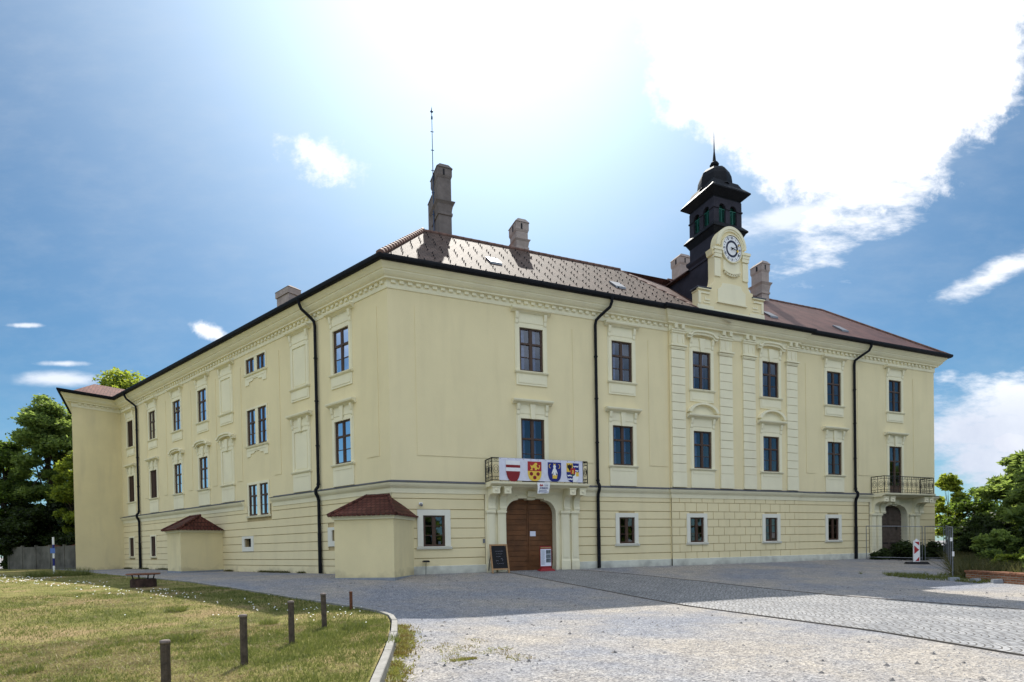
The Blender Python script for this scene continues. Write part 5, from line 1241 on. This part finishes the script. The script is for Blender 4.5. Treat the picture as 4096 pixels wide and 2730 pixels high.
def blk_(x, y, label, sx=.32, sy=.18, h=.15):
    z = float(gz(x, y)); mb = MB(); T = lambda a, b, c: (x+a*wv.x+b*wv.y, y+a*wv.y-b*wv.x, z+c); mb.frustum((-sx/2, sx/2, -sy/2, sy/2), -.03, (-sx/2+.02, sx/2-.02, -sy/2+.02, sy/2-.02), h, T=T)
    for k in (-.08, .08): mb.lathe([(.03, h-.002), (.03, h+.004), (0, h+.004)], k, 0, 8, T=T)
    tag(mb.build('concrete_block', Mt['block']), label, 'concrete block', 'concrete fence feet by the brick wall')
blk_(20.5, -10.5, 'grey concrete block under the near fence pole', .38); blk_(20.72, -11.15, 'middle grey concrete block before the brick wall'); blk_(20.95, -11.75, 'right grey concrete block, with weeds beside it', .36)
# low brick wall
A2, B2 = Vector((22.0, -10.1)), Vector((17.6, -19.0)); dv2 = (B2-A2).normalized(); nn2 = Vector((-dv2.y, dv2.x))
t = thing('brick_wall', 'low old brick garden wall at the right edge', 'wall', (A2.x, A2.y, -.5))
Tb = lambda s, d, z: (A2.x+dv2.x*s+nn2.x*d, A2.y+dv2.y*s+nn2.y*d, z-.60)
def uvb(co, n):
    v_ = Vector((co.x-A2.x, co.y-A2.y)); return (v_.dot(dv2) if abs(n.z) < .7 else v_.dot(dv2), co.z if abs(n.z) < .7 else v_.dot(nn2))
mb = MB(Tb); mb.box(0, 9.9, 0, .36, -.2, .34); mb.build('masonry', Mt['brick'], t, uvf=uvb)
mb = MB(Tb); s_ = -.03
while s_ < 9.8: w = random.uniform(.22, .27); mb.box(s_, s_+w, -.03+random.uniform(-.01, .01), .39, .345, .42+random.uniform(-.012, .008)); s_ += w+.012
mb.build('coping', mat('coping_brick', (.26, .12, .07), .9, .4, 6, .5, 20), t)
# ================================================================== vegetation
def leaf_mat(name, c1, c2, trans=(.30, .45, .06), tw=.5, sc=.6, snap=.25):
    m = bpy.data.materials.new(name); m.use_nodes = True; nt = m.node_tree; N = nt.nodes; L = nt.links; N.clear()
    o = N.new('ShaderNodeOutputMaterial'); tc = N.new('ShaderNodeTexCoord'); n = N.new('ShaderNodeTexNoise'); n.inputs['Scale'].default_value = sc; n.inputs['Detail'].default_value = 4; L.new(tc.outputs['Object'], n.inputs['Vector'])
    n2 = N.new('ShaderNodeTexWhiteNoise'); n2.noise_dimensions = '3D'; geo = N.new('ShaderNodeNewGeometry')
    sn = N.new('ShaderNodeVectorMath'); sn.operation = 'SNAP'; sn.inputs[1].default_value = (snap,)*3; L.new(tc.outputs['Object'], sn.inputs[0]); L.new(sn.outputs[0], n2.inputs['Vector'])
    ad = N.new('ShaderNodeMath'); ad.operation = 'MULTIPLY_ADD'; ad.inputs[1].default_value = .35; L.new(n2.outputs['Value'], ad.inputs[0]); sb = N.new('ShaderNodeMath'); sb.operation = 'SUBTRACT'; sb.inputs[1].default_value = .17; L.new(n.outputs['Fac'], sb.inputs[0]); L.new(sb.outputs[0], ad.inputs[2])
    cr = N.new('ShaderNodeValToRGB'); L.new(ad.outputs[0], cr.inputs[0]); cr.color_ramp.elements[0].position = .35; cr.color_ramp.elements[1].position = .65; cr.color_ramp.elements[0].color = (*c1, 1); cr.color_ramp.elements[1].color = (*c2, 1)
    d = N.new('ShaderNodeBsdfPrincipled'); d.inputs['Roughness'].default_value = .55; d.inputs['Specular IOR Level'].default_value = .25; L.new(cr.outputs[0], d.inputs['Base Color'])
    t = N.new('ShaderNodeBsdfTranslucent'); mx2 = N.new('ShaderNodeMix'); mx2.data_type = 'RGBA'; mx2.blend_type = 'MIX'; mx2.inputs[0].default_value = .55; L.new(cr.outputs[0], mx2.inputs[6]); mx2.inputs[7].default_value = (*trans, 1); L.new(mx2.outputs[2], t.inputs[0])
    mx = N.new('ShaderNodeMixShader'); mx.inputs[0].default_value = tw; L.new(d.outputs[0], mx.inputs[1]); L.new(t.outputs[0], mx.inputs[2]); L.new(mx.outputs[0], o.inputs[0])
    return m
Mt['leafA'] = leaf_mat('dark_leaves', (.028, .052, .014), (.085, .125, .026)); Mt['leafB'] = leaf_mat('yellow_green_leaves', (.07, .115, .02), (.20, .25, .035), (.58, .66, .07), .55)
Mt['leafC'] = leaf_mat('blue_green_leaves', (.045, .08, .028), (.15, .21, .06), (.48, .62, .12), .55)
def leaves_mesh(name, cen, rad, n, size, m, parent=None, flat=.5, droop=.0, elong=1.6, hollow=.35):
    """leaf-sized quads scattered through clumps"""
    cen = np.array(cen, float); rad = np.array(rad, float); w = rad.prod(1)**.8; w /= w.sum(); k = rng.choice(len(cen), n, p=w)
    u = rng.normal(size=(n, 3)); u /= np.linalg.norm(u, axis=1)[:, None]; r = (hollow+(1-hollow)*rng.random(n))**.55; r *= 1+.18*rng.normal(size=n)
    p = cen[k]+u*r[:, None]*rad[k]; p[:, 2] -= droop*np.abs(rng.normal(size=n))*rad[k][:, 2]
    a = rng.normal(size=(n, 3)); a[:, 2] *= flat; a += u*.5; a /= np.linalg.norm(a, axis=1)[:, None]
    b = rng.normal(size=(n, 3)); b -= (b*a).sum(1)[:, None]*a; b /= np.linalg.norm(b, axis=1)[:, None]
    s = size*(.6+.8*rng.random(n))[:, None]; a_ = a*s*elong*.5; b_ = b*s*.5
    V_ = np.stack([p-a_, p+b_*.9-a_*.1, p+a_, p-b_*.9-a_*.1], 1).reshape(-1, 3); F_ = np.arange(4*n).reshape(-1, 4)
    me = bpy.data.meshes.new(name); me.vertices.add(4*n); me.vertices.foreach_set('co', V_.ravel()); me.loops.add(4*n); me.loops.foreach_set('vertex_index', F_.ravel()); me.polygons.add(n)
    me.polygons.foreach_set('loop_start', np.arange(0, 4*n, 4)); me.polygons.foreach_set('loop_total', np.full(n, 4)); me.update(calc_edges=True); me.materials.append(m)
    o = bpy.data.objects.new(name, me); S.collection.objects.link(o)
    if parent: o.parent = parent; o.matrix_parent_inverse = parent.matrix_world.inverted()
    return o
def tree(name, label, x, y, z0, h, rx, rz_, m, n=9000, size=.22, clumps=26, trunk=.2, grp=None, cat='tree', base=.25, shape=1.0, ry=None, elong=1.6):
    t = thing(name, label, cat, (x, y, z0), grp); ry = ry or rx
    cz_ = z0+h-rz_; C_, R_ = [], []
    for k in range(clumps):
        while True:
            u = rng.uniform(-1, 1, 3)
            if np.linalg.norm(u) < 1: break
        u = u/np.linalg.norm(u)*np.linalg.norm(u)**.45
        q = 1-.35*max(0, u[2])*shape; C_.append((x+u[0]*rx*.82*q, y+u[1]*ry*.82*q, cz_+u[2]*rz_*.85)); s = rng.uniform(.16, .34)*min(rx, rz_); R_.append((s*1.25, s*1.25, s*.75))
    leaves_mesh('crown', C_, R_, n, size, m, t, elong=elong)
    mb = MB(); top = (x, y, cz_+rz_*.3); mb.tube([(x, y, z0-.2), (x+.1, y, z0+(cz_-z0)*.5), top], [trunk, trunk*.75, trunk*.25], 9)
    for k in range(0, clumps, 2):
        c = Vector(C_[k]); a = Vector((x+.05, y, z0+(cz_-z0)*random.uniform(.5, 1.0))); md = a.lerp(c, .5)+Vector((0, 0, -.15*(c-a).length*.4)); mb.tube([tuple(a), tuple(md), tuple(c)], [trunk*.35, trunk*.2, trunk*.06], 6)
    mb.build('trunk', Mt['bark'], t); return t
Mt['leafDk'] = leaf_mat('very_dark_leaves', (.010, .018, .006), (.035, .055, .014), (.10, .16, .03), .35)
GT = 'trees beyond the concrete wall'
tree('deciduous_tree', 'tallest blue-green tree with layered boughs left of the palace', -24.9, 41.5, 0, 17.2, 2.9, 6.6, Mt['leafC'], 36000, .19, 60, .3, GT)
tree('deciduous_tree', 'bright yellow-green lit tree touching the left palace wing', -21.6, 38.5, 0, 11.4, 2.2, 4.8, Mt['leafB'], 24000, .18, 40, .2, GT)
tree('deciduous_tree', 'dark tree cut by the left edge of the picture', -28.4, 42.0, 0, 13.4, 2.9, 5.6, Mt['leafA'], 26000, .20, 44, .25, GT)
tree('deciduous_tree', 'lacy thin-leaved tree rising between the tallest tree and the wing', -22.6, 43.5, 0, 15.2, 1.8, 4.6, Mt['leafC'], 11000, .17, 34, .2, GT)
tree('deciduous_tree', 'bright tree top showing above the red roof of the left wing', -20.0, 48.5, 0, 21.4, 4.6, 5.0, Mt['leafB'], 17000, .24, 60, .3, GT)
for k, (x, y, lb) in enumerate(((-29.5, 41.5, 'dark bush at the left picture edge under the trees'), (-26.6, 40.3, 'dark bush below the tallest left tree'), (-23.6, 40.8, 'dark bush behind the rusty shed roof'), (-21.0, 38.8, 'dark bush against the left wing'), (-32.0, 44, 'dark bush beyond the left picture edge'), (-27.5, 47.5, 'farthest dark bush filling the gap below the tallest tree'), (-24.5, 47, 'farthest dark bush behind the lacy tree'))):
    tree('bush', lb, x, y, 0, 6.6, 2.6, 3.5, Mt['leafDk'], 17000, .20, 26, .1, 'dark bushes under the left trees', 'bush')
GR = 'trees behind the palace end'
tree('young_tree', 'loose yellow-green young tree close against the palace end', 41.0, 1.5, -.2, 6.6, 1.3, 2.9, Mt['leafB'], 5200, .17, 30, .07, GR)
tree('young_tree', 'dark low-branched tree between the young tree and the tall right one', 40.5, -.4, -.3, 5.3, 1.7, 2.6, Mt['leafA'], 6000, .15, 40, .12, GR)
tree('locust_tree', 'tall feathery-leaved tree at the right picture edge', 38.0, -4.1, -.3, 7.2, 1.7, 3.4, Mt['leafC'], 9500, .15, 46, .12, GR, elong=3.0)
tree('locust_tree', 'second feathery tree beyond the right picture edge', 35.0, -6.9, -.3, 6.2, 1.9, 3.0, Mt['leafC'], 9000, .15, 36, .12, GR, elong=3.0)
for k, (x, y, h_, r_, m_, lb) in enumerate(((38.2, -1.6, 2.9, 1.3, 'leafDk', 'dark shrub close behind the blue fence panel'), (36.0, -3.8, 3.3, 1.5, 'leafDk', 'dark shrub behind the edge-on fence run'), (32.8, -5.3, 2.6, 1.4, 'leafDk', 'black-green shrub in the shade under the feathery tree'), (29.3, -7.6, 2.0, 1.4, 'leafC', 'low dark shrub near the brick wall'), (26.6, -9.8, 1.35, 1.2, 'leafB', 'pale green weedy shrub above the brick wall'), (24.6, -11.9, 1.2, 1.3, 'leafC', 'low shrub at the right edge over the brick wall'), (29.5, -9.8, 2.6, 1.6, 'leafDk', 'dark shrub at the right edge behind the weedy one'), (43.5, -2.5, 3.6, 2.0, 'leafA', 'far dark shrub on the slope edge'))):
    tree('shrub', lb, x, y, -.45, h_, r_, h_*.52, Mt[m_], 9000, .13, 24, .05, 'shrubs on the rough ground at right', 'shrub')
def weeds(lb, x, y, r_, h_, n):
    t = thing('weed_clump', lb, 'weeds', (x, y, float(gz(x, y))), 'weeds by the far gate'); z = float(gz(x, y)); k = 16
    C_ = [(x+rng.normal(0, r_*.5), y+rng.normal(0, r_*.25), z+abs(rng.normal(0, .38))*h_) for _ in range(k)]; leaves_mesh('foliage', C_, [(r_*.35, r_*.3, h_*.32)]*k, n, .10, Mt['leafDk'], t, elong=2.6)
    mb = MB()
    for c in C_: mb.tube([(c[0]+rng.normal(0, .05), c[1], z-.05), (c[0], c[1], c[2]+h_*.3)], [.008, .004], 4)
    mb.build('stem', Mt['bark'], t)
weeds('dark weed clump before the far gate', 32.6, -1.0, 1.5, 1.25, 5200); weeds('small weed clump left of the far gate foot', 30.3, -.6, .6, .6, 1200); weeds('tall weeds at the palace end by the fence', 35.6, -1.3, 1.3, 1.5, 3800)
# park trees north of the forecourt, behind the viewer: only their reflections in the panes are seen
for k, (x, y, h_, r_) in enumerate(((48, -33, 12, 5), (40, -44, 13, 5.5), (28, -52, 11, 5), (62, -22, 12, 5), (14, -58, 12, 5.5), (-2, -60, 10, 5), (-18, -56, 12, 5.5), (-34, -46, 11, 5), (-46, -32, 12, 5.5), (-54, -14, 12, 5), (-60, 6, 13, 5.5))):
    tree('park_tree', 'park tree opposite the palace, outside the picture, '+['at the far right', 'right of the viewer', 'slightly right behind the viewer', 'farthest right by the brick wall line', 'straight behind the cobbled path', 'straight behind the viewer', 'slightly left behind the viewer', 'left behind the lawn', 'far left across the lawn', 'leftmost but one', 'leftmost beyond the lawn'][k], x, y, -.6, h_, r_, h_*.46, Mt['leafA'], 3200, .75, 26, .3, 'park trees opposite the palace', 'tree')
# grass blades, dense near the viewer
def blades(name, X, Y, Z, hgt, wid, m, kind='stuff', lean_=.5):
    n = len(X); a = rng.uniform(0, 2*math.pi, n); h = hgt*(.5+rng.random(n)); w = wid*(.6+.8*rng.random(n)); lx = rng.normal(0, lean_, n)*h; ly = rng.normal(0, lean_, n)*h
    dx, dy = np.cos(a)*w/2, np.sin(a)*w/2; V_ = np.empty((n, 3, 3)); V_[:, 0] = np.stack([X-dx, Y-dy, Z-.01], 1); V_[:, 1] = np.stack([X+dx, Y+dy, Z-.01], 1); V_[:, 2] = np.stack([X+lx, Y+ly, Z+h], 1)
    me = bpy.data.meshes.new(name); me.vertices.add(3*n); me.vertices.foreach_set('co', V_.ravel()); me.loops.add(3*n); me.loops.foreach_set('vertex_index', np.arange(3*n)); me.polygons.add(n)
    me.polygons.foreach_set('loop_start', np.arange(0, 3*n, 3)); me.polygons.foreach_set('loop_total', np.full(n, 3)); me.update(calc_edges=True); me.materials.append(m)
    o = bpy.data.objects.new(name, me); S.collection.objects.link(o); return o
def vnoise(x, y, s, seed=0):
    r_ = np.random.default_rng(seed); tb = r_.random((64, 64)); xs_, ys_ = (x/s) % 64, (y/s) % 64; i, j = np.floor(xs_).astype(int), np.floor(ys_).astype(int); fx, fy = xs_-i, ys_-j; fx = fx*fx*(3-2*fx); fy = fy*fy*(3-2*fy)
    g_ = lambda a, b: tb[a % 64, b % 64]; return (g_(i, j)*(1-fx)+g_(i+1, j)*fx)*(1-fy)+(g_(i, j+1)*(1-fx)+g_(i+1, j+1)*fx)*fy
def lawn_points(n, dmin, dmax):
    th = rng.uniform(YAW-.78, YAW+.02, n); r = np.sqrt(rng.uniform(dmin**2, dmax**2, n)); X = CAMLOC.x+np.sin(th)*r; Y = CAMLOC.y+np.cos(th)*r
    k = (X < kerb_x(Y)-.06) & (Y < 40); return X[k], Y[k]
Mt['grassG'] = leaf_mat('green_grass', (.07, .09, .022), (.145, .155, .045), (.27, .32, .07), .35, 2.2, .03); Mt['grassD'] = leaf_mat('dry_grass', (.16, .12, .055), (.36, .28, .15), (.38, .32, .16), .25, 2.2, .03)
Xg, Yg, Zs = [], [], []
for n, a, b in ((90000, 6.5, 12), (80000, 12, 22), (40000, 22, 45)):
    X, Y = lawn_points(n, a, b); Xg.append(X); Yg.append(Y)
X = np.concatenate(Xg); Y = np.concatenate(Yg); g_ = .34*vnoise(X, Y, 1.3, 3)+.30*vnoise(X, Y, .42, 4)+.36*vnoise(X, Y, .13, 14); g_ += np.clip((kerb_x(Y)-X < 1.6)*.18, 0, 1)+rng.normal(0, .10, len(X)); dist = np.hypot(X-CAMLOC.x, Y-CAMLOC.y); Z = lawn_z(X, Y)+.012
gm = g_ > .50; hh = .024+.045*np.clip(g_-.5, 0, .4)/.4
tag(blades('green_grass', X[gm], Y[gm], Z[gm], hh[gm]*1.0, .007+.0005*dist[gm], Mt['grassG']), 'green grass tufts growing across the lawn', 'grass', kind='stuff')
tag(blades('dry_grass', X[~gm], Y[~gm], Z[~gm], .028, .007+.0005*dist[~gm], Mt['grassD'], lean_=1.0), 'straw-coloured dry grass patches on the lawn', 'grass', kind='stuff')
# taller weeds along kerb, shade line and clumps
def clump(cx_, cy_, r, n, h, m, nm, lb, lawnz=True):
    a = rng.uniform(0, 2*math.pi, n); q = r*np.sqrt(rng.random(n)); X = cx_+np.cos(a)*q; Y = cy_+np.sin(a)*q; Z = (lawn_z(X, Y)+.01) if lawnz else gz(X, Y)
    return tag(blades(nm, X, Y, Z, h, .018, m, lean_=.6), lb, 'weeds', 'tufts of weeds in the lawn')
for cx_, cy_, r, h, lb in ((-6.05, -13.9, .22, .10, 'bluish weed tuft in mid lawn left of the second post'), (-7.6, -15.6, .20, .07, 'pale flat weed rosette at the lawn lower left'), (-4.75, -12.6, .16, .09, 'weed tuft between the mid posts, farther back'), (-6.8, -9.6, .22, .12, 'weed tuft near the edge of the palace shadow'), (-3.25, -13.9, .26, .11, 'green tuft right of the fourth post foot'), (-3.0, -15.4, .3, .09, 'green tuft by the curving kerb'), (-15.2, 13.5, .8, .35, 'dark green weed clump on the far lawn before the wing'), (-16.5, 13.0, .7, .3, 'second weed clump left of the far one')):
    clump(cx_, cy_, r, int(260*max(1, r/.25)), h, Mt['grassG'], 'weed_tuft', lb)
# autumnal weeds against the outside of the kerb
yy = rng.uniform(-21.5, -12.8, 5200); xx = kerb_x(yy)+.14+np.abs(rng.normal(0, .13, len(yy))); keep = vnoise(xx, yy, .35, 9)+.3*rng.random(len(yy)) > .45; xx, yy = xx[keep], yy[keep]
Mt['weed'] = leaf_mat('kerb_weeds', (.16, .10, .03), (.24, .26, .06), (.4, .36, .08), .3, 4.0)
tag(blades('kerb_weeds', xx, yy, gz(xx, yy), .05, .03, Mt['weed'], lean_=1.2), 'dry orange and green weeds growing along the kerb', 'weeds', kind='stuff')
n = 2600; xx = np.concatenate([rng.uniform(-2.2, -.9, n//2), rng.normal(-1.75, .22, n//2)]); yy = np.concatenate([rng.uniform(-17, -14.8, n//2), rng.normal(-16.6, .07, n//2)]); keep = vnoise(xx, yy, .3, 5) > .62; xx, yy = xx[keep], yy[keep]
tag(blades('gravel_weeds', xx, yy, gz(xx, yy), .025, .02, Mt['weed'], lean_=1.2), 'sparse weeds growing through the gravel', 'weeds', kind='stuff')
xx = rng.uniform(20.2, 30.5, 26000); yy = rng.uniform(-11.5, -3.5, 26000); s_ = (xx-21)*.6+(yy+10.5); keep = (vnoise(xx, yy, .8, 8) > .42) & (s_*1.0 < 3.4) & (s_ > -1.6+(xx-21)*.1); xx, yy = xx[keep], yy[keep]
tag(blades('rough_grass', xx, yy, gz(xx, yy), .13, .03, Mt['grassG'], lean_=.7), 'patchy grass before the site fence at right', 'grass', kind='stuff')
xx = rng.uniform(22, 44, 70000); yy = rng.uniform(-20, -2.6, 70000); keep = (yy < -9.2+(xx-22.5)*.60-.2) & (xx > 21.8+(-10-yy)*.5); xx, yy = xx[keep], yy[keep]
Mt['under'] = leaf_mat('undergrowth_leaves', (.035, .045, .014), (.11, .10, .04), (.2, .2, .06), .3, 1.2)
tag(blades('undergrowth', xx, yy, gz(xx, yy), .55, .05, Mt['under'], lean_=.5), 'tall rough undergrowth behind the brick wall', 'undergrowth', kind='stuff')
ss_ = rng.uniform(2.9, 33, 9000); dd_ = np.abs(rng.normal(.02, .14, 9000)); xx = ss_*LD[0]+dd_*LN[0]; yy = ss_*LD[1]+dd_*LN[1]; keep = (vnoise(ss_, dd_, .8, 21) > .45) & ((ss_ < 15.9) | (ss_ > 18.5)); xx, yy = xx[keep], yy[keep]
tag(blades('wall_foot_weeds', xx, yy, gz(xx, yy), .10, .03, Mt['under'], lean_=.8), 'thin dark weeds along the foot of the left front', 'weeds', kind='stuff')
# white daisies / clover flowers
Mt['petal'] = mat('white_petals', (.80, .80, .78), .7)
X, Y = lawn_points(16000, 11, 46); dl = X*LN[0]+Y*LN[1]; d_ = vnoise(X, Y, .7, 12)
band = ((dl > 8.6) & (dl < 10.6) & (d_ > .50)) | ((Y > -14.2) & (Y < -10.5) & (kerb_x(Y)-X < 1.3) & (d_ > .52)) | (d_ > .90); band &= rng.random(len(X)) < .30; X, Y = X[band], Y[band]; Z = lawn_z(X, Y)+.05+.05*rng.random(len(X))
r = .008+.00048*np.hypot(X-CAMLOC.x, Y-CAMLOC.y); n = len(X); V_ = np.empty((n, 6, 3))
for k in range(6): a = k*math.pi/3; V_[:, k] = np.stack([X+r*math.cos(a), Y+r*math.sin(a)-.0, Z+r*.35*math.sin(a)], 1)
me = bpy.data.meshes.new('daisies'); me.from_pydata(V_.reshape(-1, 3).tolist(), [], np.arange(6*n).reshape(-1, 6).tolist()); me.materials.append(Mt['petal']); o = bpy.data.objects.new('daisies', me); S.collection.objects.link(o); tag(o, 'small white flowers sprinkled in the lawn', 'flowers', kind='stuff')
# loose stones on the gravel
def stones(n, dmin, dmax, size, name, lab, m, th0=-.35, th1=.80):
    th = rng.uniform(YAW+th0, YAW+th1, n); r = np.sqrt(rng.uniform(dmin**2, dmax**2, n)); X = CAMLOC.x+np.sin(th)*r; Y = CAMLOC.y+np.cos(th)*r; k = (X > kerb_x(Y)+.15) & (Y < -.3) & ((X < 5.4) | (X > 12)); X, Y = X[k], Y[k]; n = len(X)
    Z = gz(X, Y); s = size*(.4+rng.random(n)**2*1.6); V_ = np.empty((n, 5, 3)); a0 = rng.uniform(0, 6.3, n)
    for k in range(4): V_[:, k] = np.stack([X+s*np.cos(a0+k*1.57)*rng.uniform(.7, 1.3, n), Y+s*np.sin(a0+k*1.57)*rng.uniform(.7, 1.3, n), Z-.004], 1)
    V_[:, 4] = np.stack([X+s*.2, Y, Z+s*rng.uniform(.4, .9, n)], 1); b = np.arange(n)*5; F_ = np.concatenate([np.stack([b+i, b+(i+1) % 4, b+4], 1) for i in range(4)])
    me = bpy.data.meshes.new(name); me.from_pydata(V_.reshape(-1, 3).tolist(), [], F_.tolist()); me.materials.append(m); o = bpy.data.objects.new(name, me); S.collection.objects.link(o); tag(o, lab, 'gravel', kind='stuff')
stones(26000, 6.5, 22, .012, 'loose_gravel', 'loose pale pebbles scattered over the gravel', mat('pebble', (.30, .29, .28), .9, col2=(.44, .42, .40), vscale=40))
stones(900, 6.5, 24, .028, 'dark_stones', 'scattered darker stones lying on the gravel', mat('dark_stone', (.10, .10, .11), .9, col2=(.22, .20, .18), vscale=20))
